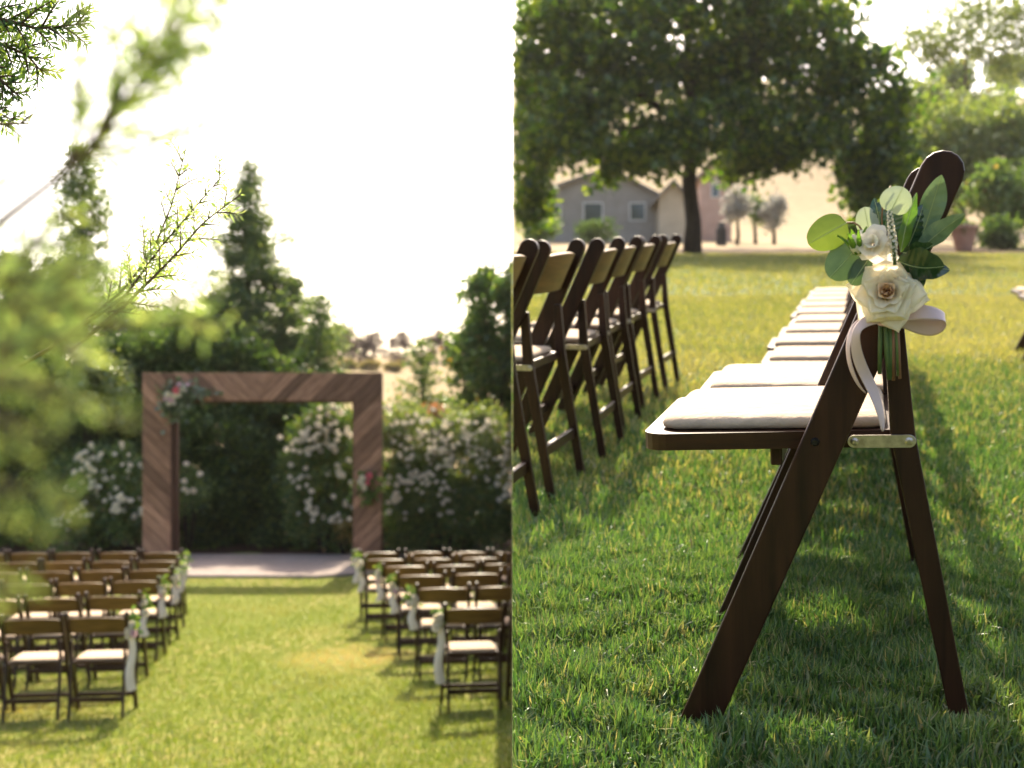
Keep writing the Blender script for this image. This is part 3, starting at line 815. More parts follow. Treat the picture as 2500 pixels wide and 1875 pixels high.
def round_rect(x0, x1, y0, y1, rf, rb, n=5):
    pts = []
    for (cx, cy, a0, r) in ((x1 - rf, y1 - rf, 0, rf), (x0 + rb, y1 - rb, 90, rb), (x0 + rb, y0 + rb, 180, rb), (x1 - rf, y0 + rf, 270, rf)):
        for k in range(n + 1):
            t = math.radians(a0 + 90 * k / n); pts.append((cx + r * math.cos(t), cy + r * math.sin(t)))
    return pts

def make_chair():
    root = bpy.data.objects.new('folding_chair', None); COL.objects.link(root); root.empty_display_size = .1
    Wc = W * CH; th = .021 * CH
    prof = chair_profile()
    post_me = MB().prism(prof, -th / 2, th / 2).mesh('back_post', M['wood'], .0025)
    for s in (-1, 1):
        o = part('back_post', post_me, root); o.location = (0, s * (Wc / 2 - th / 2), 0)
        b = MB(); n = 10
        b.tube([(-.162 * CH, 0, .396 * CH), (-.162 * CH, s * .004, .396 * CH)], [.0062, .0040], 10)
        bo = b.build('bolt', M['dark_metal'], o, smooth_=False); bo.location = (0, s * th / 2, 0)
    # rear legs
    yl = Wc / 2 - th - .012
    leg = [(-.248, .550), (-.272, .552), (-.2555 - .031, .40), (-.344 - .013, 0), (-.344 + .012, 0), (-.2555, .40)]
    leg_me = MB().prism([(x * CH, z * CH) for x, z in leg], -.0095, .0095).mesh('rear_leg', M['wood'], .002)
    for s in (-1, 1):
        o = part('rear_leg', leg_me, root); o.location = (0, s * (yl if True else yl), 0)
    # seat board
    x0, x1 = -.2675 * CH, .0696 * CH; ys = yl - .0125
    pl = round_rect(x0, x1, -Wc / 2 + th + .003, Wc / 2 - th - .003, .035, .004)
    # notch at the rear so that the rear legs pass outside the seat
    sb = MB(); n = len(pl)
    pl = [(x, max(-ys, min(ys, y)) if x < -.17 * CH else y) for x, y in pl]
    zt, zb = .404 * CH, .381 * CH
    sb.add([(x, y, zb) for x, y in pl] + [(x, y, zt) for x, y in pl], [list(range(n))[::-1], list(range(n, 2 * n))] + [[i, (i + 1) % n, (i + 1) % n + n, i + n] for i in range(n)])
    sb.build('seat', M['wood_seat'], root, bevel=.004)
    # cushion
    cs = MB()
    rings = [(0, .005, .0005), (0, .001, .003), (0, 0, .008), (0, .003, .0135), (0, .010, .017), (0, .03, .0185), (0, .07, .0195), (0, .13, .020)]
    nn = None
    for (_, ins, z) in rings:
        q_ = round_rect(-.252 * CH + ins, .048 * CH - ins, -ys + .006 + ins, ys - .006 - ins, max(.03 - ins * .3, .012), max(.022 - ins * .2, .010), 6)
        nn = len(q_); cs.v += [Vector((x, y, zt + .0006 + z * CH)) for x, y in q_]
    for j in range(len(rings) - 1):
        for i in range(nn):
            cs.f.append([j*nn+i, j*nn+(i+1) % nn, (j+1)*nn+(i+1) % nn, (j+1)*nn+i])
    cs.f.append(list(range((len(rings)-1)*nn, len(rings)*nn))); cs.f.append(list(range(nn))[::-1])
    cu = cs.build('cushion', M['cushion'], root, smooth_=True)
    # backrest: crowned, gently hollowed panel between the posts
    d = (PT - PB).normalized(); p = Vector((d.y, -d.x))
    br = MB(); nu = 17; wi = Wc / 2 - th - .001
    lo, hi = .655, .770
    cols = []
    for i in range(nu):
        s = -1 + 2 * i / (nu - 1)
        top = hi + .020 * (1 - s * s) - .012 * (abs(s) > .93)
        bot = lo + .010 * (1 - s * s)
        hol = -.022 * (1 - s * s)
        ring = []
        for (along, dep) in ((bot, .006), (bot, -.006), (top, -.006), (top, .006)):
            pt = d * along + p * (dep + hol)
            ring.append(Vector((pt.x * CH, s * wi, pt.y * CH)))
        cols.append(ring)
    for ring in cols: br.v += ring
    for i in range(nu - 1):
        for k in range(4):
            br.f.append([i*4+k, i*4+(k+1) % 4, (i+1)*4+(k+1) % 4, (i+1)*4+k])
    br.f += [[0, 1, 2, 3], [(nu-1)*4+k for k in (3, 2, 1, 0)]]
    br.build('backrest', M['wood_back'], root, bevel=.0025)
    # stretchers
    def bar(nm, u, v, hgt, dep, half):
        MB().box(((u - dep / 2) * CH, -half, (v - hgt / 2) * CH), ((u + dep / 2) * CH, half, (v + hgt / 2) * CH)).build(nm, M['wood_bar'], root, bevel=.002, seg=1)
    bar('rear_stretcher', -.3135, .145, .034, .014, yl - .010)
    bar('front_stretcher', -.0535, .125, .030, .014, Wc / 2 - th - .001)
    bar('seat_rail', -.1085, .366, .026, .016, yl - .03)
    # metal strap linking seat and rear leg
    for s in (-1, 1):
        st = MB(); xa, xb, zc, r = -.211 * CH, -.2785 * CH, .3925 * CH, .0088
        poly = [(xa + r * math.cos(t), zc + r * math.sin(t)) for t in [math.radians(-90 + 18 * k) for k in range(11)]] + \
               [(xb - r * math.cos(t), zc + r * math.sin(t)) for t in [math.radians(90 - 18 * k) for k in range(11)]]
        yo = s * (Wc / 2 - .0195)
        st.prism(poly, -.001, .001)
        so = st.build('strap', M['metal'], root, bevel=.0004, seg=1); so.location = (0, s * (yl + .0115), 0)
        for x in (xa, xb):
            MB().tube([(0, 0, 0), (0, s * .0012, 0), (0, s * .0024, 0)], [.0058, .0056, .0026], 10).build('screw', M['metal'], so).location = (x, s * .001, zc)
    return root

chair0 = make_chair()
GRP_L = 'folding chairs facing the arch'
ORD = ['front', 'second', 'third', 'fourth', 'fifth', 'nearest']
used = [False]
def place_chair(Mx, label, group):
    if not used[0]:
        used[0] = True; c = chair0; c.matrix_world = Mx
    else:
        c = copy_tree(chair0, None, Mx)
    c['label'] = label; c['category'] = 'chair'; c['group'] = group
    return c

SEATS = ['aisle seat', 'second seat from the aisle', 'third seat from the aisle', 'fourth seat from the aisle', 'fifth seat from the aisle', 'sixth seat from the aisle']
posies = []
def chair_matrix_low(x, y, yaw):
    fw = Vector((math.sin(yaw), math.cos(yaw), 0))
    z = float(low_ground(x, y))
    up = Vector((0, 0, 1)); yv = up.cross(fw)
    Mx = Matrix((fw, yv, up)).transposed().to_4x4(); Mx.translation = Vector((x, y, z - .005))
    return Mx
PIT = 0.485
rows_right = [(8.35, 949), (9.45, 894), (10.35, 855), (11.2, 821), (12.0, 786), (12.8, 775)]
rows_left = [(8.45, 275), (9.55, 301), (10.5, 341), (11.35, 371), (12.1, 385), (12.9, 391)]
for blk, rows in (('right', rows_right), ('left', rows_left)):
    for ri, (Y, pxa) in enumerate(rows):
        xa = (pxa - 1106) / F * Y
        rn = ['nearest', 'second nearest', 'third nearest', 'fourth nearest', 'fifth nearest', 'front'][ri]
        for si in range(6):
            x = xa + (PIT * si + W / 2) * (1 if blk == 'right' else -1)
            y = Y + .20 + random.uniform(-.02, .02)
            if blk == 'right' and x - W / 2 > -0.03: break
            if blk == 'left' and x + W / 2 < -.4424 * Y - .1: break
            c = place_chair(chair_matrix_low(x, y, math.radians(-6 + random.uniform(-2, 2))),
                            'brown folding chair, %s block, %s row, %s' % (blk, rn, SEATS[si]), GRP_L)
            if blk == 'right' and x + W > -.05:
                cut_at_x(c, -0.004, False)
            if si == 0:
                posies.append((c, blk, rn))

def mini_posy(c, blk, rn, k):
    """flowers, leaves and a hanging sash tied to the aisle post of a chair"""
    bpy.context.view_layer.update()
    s = 1 if blk == 'left' else -1
    # chair y axis = up x forward: points to the left of the way the chair faces
    side = -s
    loc = c.matrix_world @ Vector((-.265 * CH, side * (W * CH / 2 + .02), .66 * CH))
    root = empty('aisle_posy', loc, 'white posy with hanging sash on the %s block, %s row aisle chair' % (blk, rn), 'posy', 'posies on the aisle chairs')
    n = 46
    P = RNG.normal(size=(n, 3)) * np.array([.026, .02, .04])
    leaf_cloud('leaves', P, .05, M['pear'], root, aspect=.35)
    for q_ in range(5):
        put_bloom(random.choice([BL[0], BL_CREAM, BL_BLUSH if q_ == 4 else BL[1]]), Vector((random.uniform(-.03, .03), -.04 + random.uniform(-.015, .01), -.05 + random.uniform(-.04, .07))), random.uniform(.024, .034), (random.uniform(-.4, .4), -1, .3), root)
    sb = MB(); m = 9; L = .40 if k % 6 == 0 else .20
    for i in range(m):
        t = i / (m - 1); z = -.08 - L * t; wv = .012 * math.sin(t * 7 + k)
        hwid = .022 + .014 * t
        sb.v += [Vector((-hwid + wv, -.035 + .01 * math.sin(t * 5), z)), Vector((wv, -.047 + .01 * math.sin(t * 4 + 1), z)), Vector((hwid + wv, -.033, z + .01))]
    for i in range(m - 1):
        for j in range(2): sb.f.append([i*3+j, i*3+j+1, (i+1)*3+j+1, (i+1)*3+j])
    sb.build('sash', M['sash'], root, smooth_=True)
for k, (c, b, r_) in enumerate(posies): mini_posy(c, b, r_, k)

# ------------------------------------------------------------------ flowers on the arch
def arch_flowers(cx, cy, spread, blooms, nleaf, label):
    p = at(cx, cy, AY - .22)
    root = empty('flower_spray', p, label, 'flowers', None)
    k = AY / F
    Ps = []
    for (dx, dy, sx, sy, n) in spread:
        q_ = RNG.normal(size=(n, 3)) * np.array([sx * k, .035, sy * k]) + np.array([dx * k, .02, -dy * k]); Ps.append(q_)
    leaf_cloud('leaves', np.concatenate(Ps), .085, nleaf, root, aspect=.36)
    for (dx, dy, r, me) in blooms:
        put_bloom(me, Vector((dx * k, -.06, -dy * k)), r * k, (random.uniform(-.3, .3), -1, random.uniform(-.1, .5)), root, 'rose')
    mb = MB()
    for _ in range(9):
        mb.tube([(0, .03, 0), (random.uniform(-25, 25) * k, .02, random.uniform(-30, 30) * k)], .004, 4)
    mb.build('stems', M['stem'], root)
M['garland'] = leaf_mat('garland_leaf', [(0, (0.05, 0.09, 0.04)), (.6, (0.12, 0.17, 0.08)), (1, (0.24, 0.29, 0.16))], .35, .08)
arch_flowers(382, 858, [(-12, 22, 12, 14, 150), (10, -18, 18, 9, 110), (45, -8, 17, 7, 70), (0, 0, 16, 14, 150), (-18, 5, 9, 12, 60)],
             [(2, -14, 9.5, BL_PINK), (-9, 6, 8.5, BL_BLUSH), (-16, -5, 8, BL_CREAM), (-2, -1, 8.5, BL_CREAM), (8, -4, 7, BL_CREAM), (-14, 14, 8, BL_CREAM), (18, -22, 6, BL[0]), (8, -26, 6, BL_BLUSH), (26, -26, 5, BL_BLUSH), (-4, 13, 6, BL[1]), (12, -16, 5.5, BL[2]), (-22, 4, 5, BL_BLUSH), (20, -14, 5, BL[0])],
             M['garland'], 'pink and cream rose spray with eucalyptus on the top left corner of the arch')
arch_flowers(793, 1045, [(0, 0, 12, 14, 100), (0, 25, 8, 12, 60)],
             [(6, -16, 9, BL_PINK), (2, -2, 7, BL_PINK), (-8, -12, 8, BL[0]), (-6, 2, 8, BL[1]), (-14, -4, 6, BL[2]), (-4, 10, 6, BL_CREAM)], M['pear'], 'small white and bright pink flower cluster on the right arch post')

# ------------------------------------------------------------------ near conifer branches hanging in from the left
nt_root = empty('near_conifer', Vector((-1.35, 1.35, 0)), 'conifer with bright green feathery branches reaching in from the left edge', 'tree')
MB().tube([(0, 0, 0), (.02, .02, 1.6), (0, 0, 3.3), (0.02, 0, 4.4)], [.075, .065, .05, .03], 10).build('trunk', M['bark'], nt_root, smooth_=True)
def branch(pts, Y, r=.004, needle=.018, dens=420, twigs=14, tw=.10, Y2=None, start=.0, mat='near_needle', rooted=True):
    """pts: course in the picture; a limb with side twigs and flat rows of needles"""
    Y2 = Y2 or Y
    n = len(pts)
    W3 = [at(px, py, Y + (Y2 - Y) * i / (n - 1)) - nt_root.location for i, (px, py) in enumerate(pts)]
    first = W3[0]
    trunk_pt = Vector((0, 0, max(.4, first.z - .12 - .1 * random.random())))
    sag = trunk_pt.lerp(first, .55) - Vector((0, 0, .03 + .05 * random.random()))
    # resample
    def sample(P, m):
        seg = [(P[i + 1] - P[i]).length for i in range(len(P) - 1)]; T = sum(seg); out = []
        for k in range(m):
            d = T * k / (m - 1); i = 0
            while i < len(seg) - 1 and d > seg[i]: d -= seg[i]; i += 1
            out.append(P[i].lerp(P[i + 1], min(1, d / max(seg[i], 1e-6))))
        return out, T
    main, T = sample(W3, 24)
    mb = MB(); mb.tube(([trunk_pt, sag] if rooted else []) + main, ([r * 2.0, r * 1.5] if rooted else []) + [r * (1.25 - k / 24) for k in range(24)], 6)
    C = []; D = []; Ls = []
    def needles(P, T, rng_):
        m = max(4, int(dens * 1.5 * T))
        Q, _ = sample(P, max(3, m // 2))
        for k in range(len(Q) - 1):
            t = k / len(Q)
            dr = (Q[k + 1] - Q[k]).normalized()
            sd = dr.cross(Vector((random.uniform(-.3, .3), -1, random.uniform(-.3, .6)))).normalized()
            for s in (-1, 1):
                if random.random() < .1: continue
                C.append(Q[k] + Vector((random.gauss(0, 1), random.gauss(0, 1), random.gauss(0, 1))) * .0012); v = (dr * .75 + sd * s * .8 + Vector((random.gauss(0, .2), random.gauss(0, .35), random.gauss(0, .2)))).normalized()
                D.append(v); Ls.append(needle * random.uniform(.7, 1.2) * (1.05 - .5 * abs(t - .4)))
    needles(main[int(24 * start):], T * (1 - start), 0)
    for k in range(twigs):
        t = start + (1 - start) * (k + random.random()) / twigs * .97
        i = min(22, int(t * 23)); dr = (main[i + 1] - main[i]).normalized()
        s = 1 if k % 2 else -1
        sd = Vector((-dr.z, random.uniform(-.5, .5), dr.x)) * s
        ln = tw * random.uniform(.5, 1.15) * (1.05 - .6 * t)
        e = main[i] + (dr * .8 + sd * .75).normalized() * ln
        mid = main[i].lerp(e, .5) + Vector((0, 0, ln * .05))
        mb.tube([main[i], mid, e], [r * .5, r * .4, r * .2], 5)
        P2, T2 = sample([main[i], mid, e], 8)
        needles(P2, T2, 0)
    b = mb.build('branch', M['twig'], nt_root, smooth_=True)
    leaf_cloud('needles', np.array([tuple(c) for c in C]), np.array(Ls), M[mat], b, D=np.array([tuple(d) for d in D]), aspect=.10, fold=.03)
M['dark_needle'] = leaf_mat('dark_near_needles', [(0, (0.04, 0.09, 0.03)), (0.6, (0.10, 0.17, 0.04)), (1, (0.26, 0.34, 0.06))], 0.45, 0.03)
# in focus, dark, top left corner
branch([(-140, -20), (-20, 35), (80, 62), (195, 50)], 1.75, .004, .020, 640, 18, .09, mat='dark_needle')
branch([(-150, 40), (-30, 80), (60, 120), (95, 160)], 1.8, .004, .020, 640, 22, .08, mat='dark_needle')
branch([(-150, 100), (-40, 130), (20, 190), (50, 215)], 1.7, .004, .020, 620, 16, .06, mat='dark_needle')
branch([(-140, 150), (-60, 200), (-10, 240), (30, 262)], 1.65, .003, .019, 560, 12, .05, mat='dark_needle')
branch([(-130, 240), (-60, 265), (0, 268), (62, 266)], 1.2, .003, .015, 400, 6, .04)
# long limb sweeping up to the right
branch([(-120, 590), (0, 480), (105, 400), (200, 315), (270, 220), (330, 130), (400, 60), (500, -10)], 0.484, 0.0022, 0.0104, 629, 20, 0.0527, start=.42)
branch([(200, 315), (250, 210), (300, 130), (380, 50), (470, -40)], 0.459, 0.0012, 0.0104, 629, 11, 0.0372, start=.2, rooted=False)
branch([(150, 360), (175, 230), (178, 100), (172, -40)], 0.527, 0.0011, 0.0091, 362, 7, 0.0279, start=.3, rooted=False)
branch([(190, 325), (290, 325), (400, 285), (460, 268), (540, 266)], 0.508, 0.0012, 0.0091, 556, 6, 0.0186, start=.35, rooted=False)
branch([(230, 260), (320, 210), (400, 175), (470, 165)], 0.558, 0.0010, 0.0085, 314, 5, 0.0186, start=.2, rooted=False)
branch([(260, 240), (330, 130), (420, 110), (470, 112)], 0.558, 0.0010, 0.0085, 314, 4, 0.0186, start=.3, rooted=False)
branch([(-120, 440), (-40, 420), (20, 380), (60, 270)], 0.446, 0.0012, 0.0091, 314, 5, 0.0248)
# sharper sprigs in the middle distance
branch([(-60, 850), (120, 745), (270, 625), (335, 530), (372, 440), (402, 318)], 2.3, .004, .020, 360, 18, .12, start=.45)
branch([(120, 745), (270, 640), (350, 530), (420, 450), (490, 368)], 2.2, .003, .020, 360, 16, .10, start=.35, rooted=False)
branch([(150, 760), (270, 660), (370, 560), (440, 480), (520, 420)], 2.0, .003, .018, 320, 12, .08, start=.4, rooted=False)
# soft masses lower down
branch([(-120, 720), (40, 690), (200, 668), (350, 650), (490, 612)], 0.446, 0.0016, 0.0101, 396, 6, 0.0216, start=.1)
branch([(-120, 640), (20, 600), (130, 600), (230, 570)], 0.432, 0.0017, 0.0115, 430, 9, 0.0360, start=.1)
branch([(-120, 560), (40, 560), (110, 480), (190, 455)], 0.504, 0.0016, 0.0101, 361, 5, 0.0216, start=.3)
branch([(-140, 770), (40, 740), (200, 710), (400, 690), (500, 705)], 0.432, 0.0016, 0.0101, 378, 7, 0.0216, start=.1)
branch([(-140, 700), (0, 660), (90, 650), (180, 640)], 0.360, 0.0016, 0.0108, 413, 7, 0.0360)
branch([(-140, 790), (0, 770), (110, 740), (210, 750)], 0.374, 0.0016, 0.0108, 413, 6, 0.0252)
branch([(-140, 850), (20, 820), (140, 860), (280, 916)], 0.302, 0.0012, 0.0079, 361, 6, 0.0158)
branch([(-140, 960), (0, 900), (50, 930), (90, 965)], 0.302, 0.0012, 0.0079, 327, 4, 0.0180)
branch([(-140, 1040), (0, 1050), (80, 1070), (165, 1135)], 0.302, 0.0012, 0.0079, 361, 6, 0.0180)
branch([(-140, 1250), (-40, 1255), (20, 1270), (70, 1300)], 0.302, 0.0012, 0.0079, 344, 4, 0.0180)

# ------------------------------------------------------------------ lower grass
def low_points(n, y0, y1):
    y = np.sqrt(RNG.random(n) * (y1 ** 2 - y0 ** 2) + y0 ** 2)
    x = -RNG.random(n) * (.50 * y)
    x = np.minimum(x, -.01)
    return np.stack([x, y, low_z(x, y)], 1)
P = low_points(330000, 6.6, 18.6)
P = P[RNG.random(len(P)) < (6.6 / P[:, 1]) ** 1.5]
inside = (P[:, 1] > 16.15) & (P[:, 0] > -5.0) & (P[:, 0] < -1.9)
P = P[~inside]
nP = len(P)
blades('lower_grass', P, RNG.uniform(.018, .045, nP), RNG.uniform(.004, .007, nP), M['grass_low'], (0, 0, 1), 'short sunlit lawn grass along the aisle to the arch')

# ================================================================== THE UPPER LAWN (chair in front)
up_z = lambda X, Y: dip(X, Y) + 0.040 * np.exp(-((X - 0.615) ** 2 + (Y - 1.62) ** 2) / .030) + 0.006 * np.sin(X * 3.3 + 1) * np.cos(Y * 2.1)
sheet('upper_lawn', np.concatenate([np.linspace(0.0, 6, 40), np.linspace(6.5, 60, 30)]), np.concatenate([np.linspace(-1.5, 8, 60), np.linspace(8.5, 38.6, 40)]), up_z, M['upper_lawn'], skirt=6.5, Mx=R)
def far_z(X, Y):
    return (-.13 + 21.0 * smooth((Y - 66) / 110) * (1 - .14 * np.exp(-((X - 62) / 14) ** 2)) + 0.4 * np.sin(X * .22) * smooth((Y - 60) / 30)
            - 12 * smooth((Y - 185) / 60))
sheet('dry_slope', np.linspace(0.0, 160, 90), np.linspace(38.4, 250, 90), far_z, M['dry'], skirt=40, Mx=R)
sheet('mulch_strip', np.linspace(3.0, 26, 40), np.linspace(36.0, 43, 10), lambda X, Y: -.115 + .05 * smooth((Y - 36) / .8) + .02 * np.sin(X * 4 + Y), M['soil'], Mx=R)

def up_at(px, py, Y):
    return at(px, py, Y)
def slope_ground(px, Y):
    """world point on the slope under image column px at distance Y"""
    x = (px - 1106) / F * Y
    yl = Y
    for _ in range(8):
        l = Vector((x, yl, float(dip(x, yl) if yl < 38.4 else far_z(np.array(x), np.array(yl)))))
        w = R @ l; yl += Y - w.y
    return w

# ------------------------------------------------------------------ big tree and others beyond the upper lawn
TY = 36.0
tb = slope_ground(1495, TY)
big = empty('shade_tree', tb, 'large dark spreading shade tree with straight trunk beyond the lawn', 'tree')
kT = TY / F
E = []
for px, py, rx, rz, n, dy in ((1250, 120, 190, 150, 85, -1.5), (1480, 60, 230, 170, 120, 0), (1700, 120, 220, 170, 115, 1.0), (1850, 260, 110, 130, 55, .5), (1330, 290, 190, 85, 60, -2.2),
                              (1560, 290, 230, 80, 75, -.5), (1160, 250, 80, 170, 40, 0), (1140, 400, 40, 75, 14, .5), (1890, 390, 60, 60, 16, 1), (1500, -160, 420, 130, 60, 0)):
    p = at(px, py, TY + dy) - tb
    E.append((tuple(p), (rx * kT, rx * kT * .8, rz * kT), n))
E = [(c, r_, int(n * .62)) for c, r_, n in E]
P = clump_points(E, 100, .40, .5)
P = P[P[:, 2] > 0.6]
leaf_cloud('crown', P, .25, M['oak'], big, aspect=.42, xlim=(-0.03 - tb.x, 1e9))
limbs = [(.55, at(1250, 150, TY) - tb, .16), (.6, at(1700, 130, TY) - tb, .16), (.7, at(1400, 60, TY - 1) - tb, .13), (.5, at(1830, 270, TY) - tb, .12), (.52, at(1320, 280, TY - 2) - tb, .12), (.8, at(1560, 20, TY) - tb, .12), (.45, at(1600, 280, TY - .6) - tb, .10)]
trunk_mesh('trunk', (0, 0, -.3), at(1492, 40, TY) - tb, .27, .12, limbs, M['dark_bark'], big)

def up_shrub(name, px, Y, parts, per, cr, leaf, mat, label, cat, group=None, trunk=None, shell=.4):
    g = slope_ground(px, Y); k = Y / F
    root = empty(name, g, label, cat, group)
    E = []
    for (ex, ey, rx, rz, n) in parts:
        p = at(ex, ey, Y) - g
        E.append((tuple(p), (rx * k, rx * k * .8, rz * k), n))
    P = clump_points(E, per, cr, shell); P = P[P[:, 2] > -.1]
    leaf_cloud('crown', P, leaf, mat, root, aspect=.42, xlim=(-.01 - g.x, 1e9))
    top = Vector(E[0][0])
    limbs = [(.6, Vector(e[0]), .05) for e in E[1:4]]
    trunk_mesh('trunk', (0, 0, -.2), top, trunk or .12, .04, limbs, M['bark'], root)
up_shrub('garden_tree', 2075, 50, [(2070, 330, 95, 105, 60), (2010, 400, 55, 90, 26), (2170, 300, 90, 95, 50), (2190, 410, 70, 60, 26)], 95, .45, .24, M['pale_tree'], 'rounded light green tree right of the shade tree', 'tree')
up_shrub('garden_bush', 2150, 44, [(2150, 420, 70, 55, 30), (2210, 440, 50, 60, 20)], 90, .32, .19, M['pear'], 'mid green bush behind the top of the near chair', 'bush')
up_shrub('low_bush', 2168, 39, [(2168, 508, 50, 28, 18)], 80, .22, .15, M['hedge'], 'low dark bush at the right end of the lawn', 'bush')
up_shrub('low_bush', 1868, 39.5, [(1868, 505, 46, 40, 18)], 80, .22, .15, M['hedge'], 'low dark bush at the lawn edge behind the posy', 'bush')
up_shrub('airy_tree', 2080, 72, [(2090, 60, 120, 75, 48), (2010, 110, 60, 45, 18), (2190, 40, 80, 90, 36), (2170, 140, 60, 30, 16)], 48, .6, .26, M['pale_tree'], 'airy pale tree against the sky in the top right corner', 'tree', trunk=.22, shell=.2)
up_shrub('slope_tree', 2062, 110, [(2060, 175, 30, 40, 22)], 60, .7, .5, M['pear'], 'dark green tree on the slope right of the shade tree, below the airy tree', 'tree', trunk=.2)
up_shrub('slope_tree', 2190, 115, [(2185, 150, 40, 24, 22)], 60, .7, .5, M['pear'], 'flat green tree on the slope at the right edge', 'tree', trunk=.2)
up_shrub('slope_tree', 1985, 80, [(1985, 225, 45, 45, 26), (2050, 250, 60, 40, 24), (2140, 235, 70, 36, 28)], 80, .5, .34, M['pale_tree'], 'row of soft green foliage above the rounded tree, below the sky', 'tree')
up_shrub('slope_bush', 1960, 60, [(1960, 420, 40, 70, 24), (1945, 330, 25, 60, 12)], 80, .4, .26, M['pear'], 'green bush just right of the shade tree crown', 'bush')
up_shrub('flowering_tree', 1592, 55, [(1595, 450, 24, 36, 16)], 70, .24, .17, M['pale_bloom'], 'small whitish flowering tree near the pink building', 'tree')
up_shrub('flowering_tree', 1671, 57, [(1671, 455, 26, 36, 16)], 70, .24, .17, M['pale_bloom'], 'small whitish flowering tree farther right of the pink building', 'tree')
up_shrub('slope_bush', 1632, 58, [(1632, 450, 18, 30, 12)], 70, .22, .17, M['pear'], 'small green bush between the two whitish trees', 'bush')

up_shrub('house_bush', 1165, 56, [(1165, 490, 40, 32, 18)], 70, .24, .17, M['pear'], 'green bush at the left foot of the grey house', 'bush')
up_shrub('house_bush', 1295, 56, [(1290, 500, 45, 20, 16)], 70, .22, .16, M['hedge'], 'low dark bush in front of the middle of the grey house', 'bush')
# ------------------------------------------------------------------ buildings beyond the lawn
def house(name, pxl, pxr, Y, py_eave, py_ridge, ridge_px, wall, roof, label, wins, depth=6, gable=True):
    g = slope_ground((pxl + pxr) / 2, Y); k = Y / F
    root = empty(name, g, label, 'building')
    x0, x1 = (pxl - 1106) * k - g.x, (pxr - 1106) * k - g.x
    ze, zr = at(0, py_eave, Y).z - g.z, at(0, py_ridge, Y).z - g.z
    xr = (ridge_px - 1106) * k - g.x
    MB().prism([(x0, -.6), (x1, -.6), (x1, ze), (xr, zr), (x0, ze)], 0, depth).build('wall', wall, root)
    t = .14
    for a, b in (((x0 - .35, ze - .35 * (zr - ze) / (xr - x0)), (xr, zr)), ((xr, zr), (x1 + .35, ze - .35 * (zr - ze) / (x1 - xr)))):
        MB().prism([(a[0], a[1] + .01), (b[0], b[1] + .01), (b[0], b[1] + t), (a[0], a[1] + t)], -.4, depth + .4).build('roof', roof, root)
    for (wa, wb, ya, yb) in wins:
        wx0, wx1 = (wa - 1106) * k - g.x, (wb - 1106) * k - g.x
        wz0, wz1 = at(0, yb, Y).z - g.z, at(0, ya, Y).z - g.z
        fr = MB()
        for lo, hi in (((wx0 - .07, -.05, wz0 - .07), (wx1 + .07, .02, wz0)), ((wx0 - .07, -.05, wz1), (wx1 + .07, .02, wz1 + .07)), ((wx0 - .07, -.05, wz0), (wx0, .02, wz1)), ((wx1, -.05, wz0), (wx1 + .07, .02, wz1))):
            fr.box(lo, hi)
        w = fr.build('window', M['trim'], root)
        MB().box((wx0, -.02, wz0), (wx1, .03, wz1)).build('pane', M['glass'], w)
    return root
house('house', 1135, 1432, 62, 430, 368, 1312, M['stucco'], M['roof'], 'grey gabled house under the left side of the shade tree', [(1362, 1392, 440, 475), (1180, 1210, 445, 480), (1262, 1300, 440, 478)], 5)
house('annex', 1424, 1482, 60.5, 425, 395, 1453, M['beige'], M['roof'], 'beige annex joined to the grey house left of the tree trunk', [], 4)
house('pink_building', 1512, 1580, 66, 380, 345, 1546, M['pinkwall'], M['roof'], 'narrow pinkish building just right of the tree trunk', [(1538, 1552, 400, 425)], 4)
g = slope_ground(1558, 52)
pr = empty('dark_bin_post', g, 'short dark upright post below the pinkish building', 'post')
MB().tube([(0, 0, -.2), (0, 0, .75), (0, 0, .95)], [.24, .24, .12], 10).build('shaft', M['post'], pr)
MB().tube([(0, 0, .95), (0, 0, 1.02), (0, 0, 1.06)], [.15, .15, .06], 10).build('cap', M['post'], pr)
g = slope_ground(2082, 37.5)
tp = empty('planter', g, 'pinkish terracotta planter at the far edge of the lawn', 'planter')
pm = MB(); nn = 16
prof = [(.22, 0), (.26, .1), (.36, .55), (.41, .72), (.44, .74), (.44, .84), (.38, .84), (.36, .74), (0.01, .70)]
for r_, z in prof: pm.v += [Vector((r_ * math.cos(2*math.pi*i/nn), r_ * math.sin(2*math.pi*i/nn), z)) for i in range(nn)]
for j in range(len(prof) - 1):
    for i in range(nn): pm.f.append([j*nn+i, j*nn+(i+1) % nn, (j+1)*nn+(i+1) % nn, (j+1)*nn+i])
pm.f.append(list(range(nn))[::-1])
pm.build('pot', M['terracotta'], tp, smooth_=True)
leaf_cloud('plant', clump_points([((0, 0, .85), (.3, .3, .12), 8)], 40, .1, .2), .14, M['hedge'], tp)

# ------------------------------------------------------------------ chairs on the upper lawn
PSI = math.radians(16.3)
FW = Vector((-math.cos(PSI), math.sin(PSI), 0)); YD = Vector((-math.sin(PSI), -math.cos(PSI), 0))
def chair_matrix_up(p, pitch=0.0, yaw=0.0):
    """p: chair origin in the frame of the upper lawn; faces left, pitch lowers the front"""
    fw = Matrix.Rotation(yaw, 3, 'Z') @ FW; yd = Vector((0, 0, 1)).cross(fw)
    Mx = Matrix((fw, yd, Vector((0, 0, 1)))).transposed().to_4x4()
    Mx = Matrix.Translation(p) @ Mx @ Matrix.Rotation(pitch, 4, 'Y')
    return R @ Mx
P0 = Vector((0.26004, 1.63343, 0)) * CH
org = P0 - YD * (W * CH / 2)
PITCH = math.radians(3.35)
GRU = 'folding chairs on the upper lawn'
near_chair = place_chair(chair_matrix_up(org, PITCH), 'dark brown folding chair in sharp focus with cream cushion and rose posy', GRU)
row_dir = Vector((.296, 1, 0)).normalized()
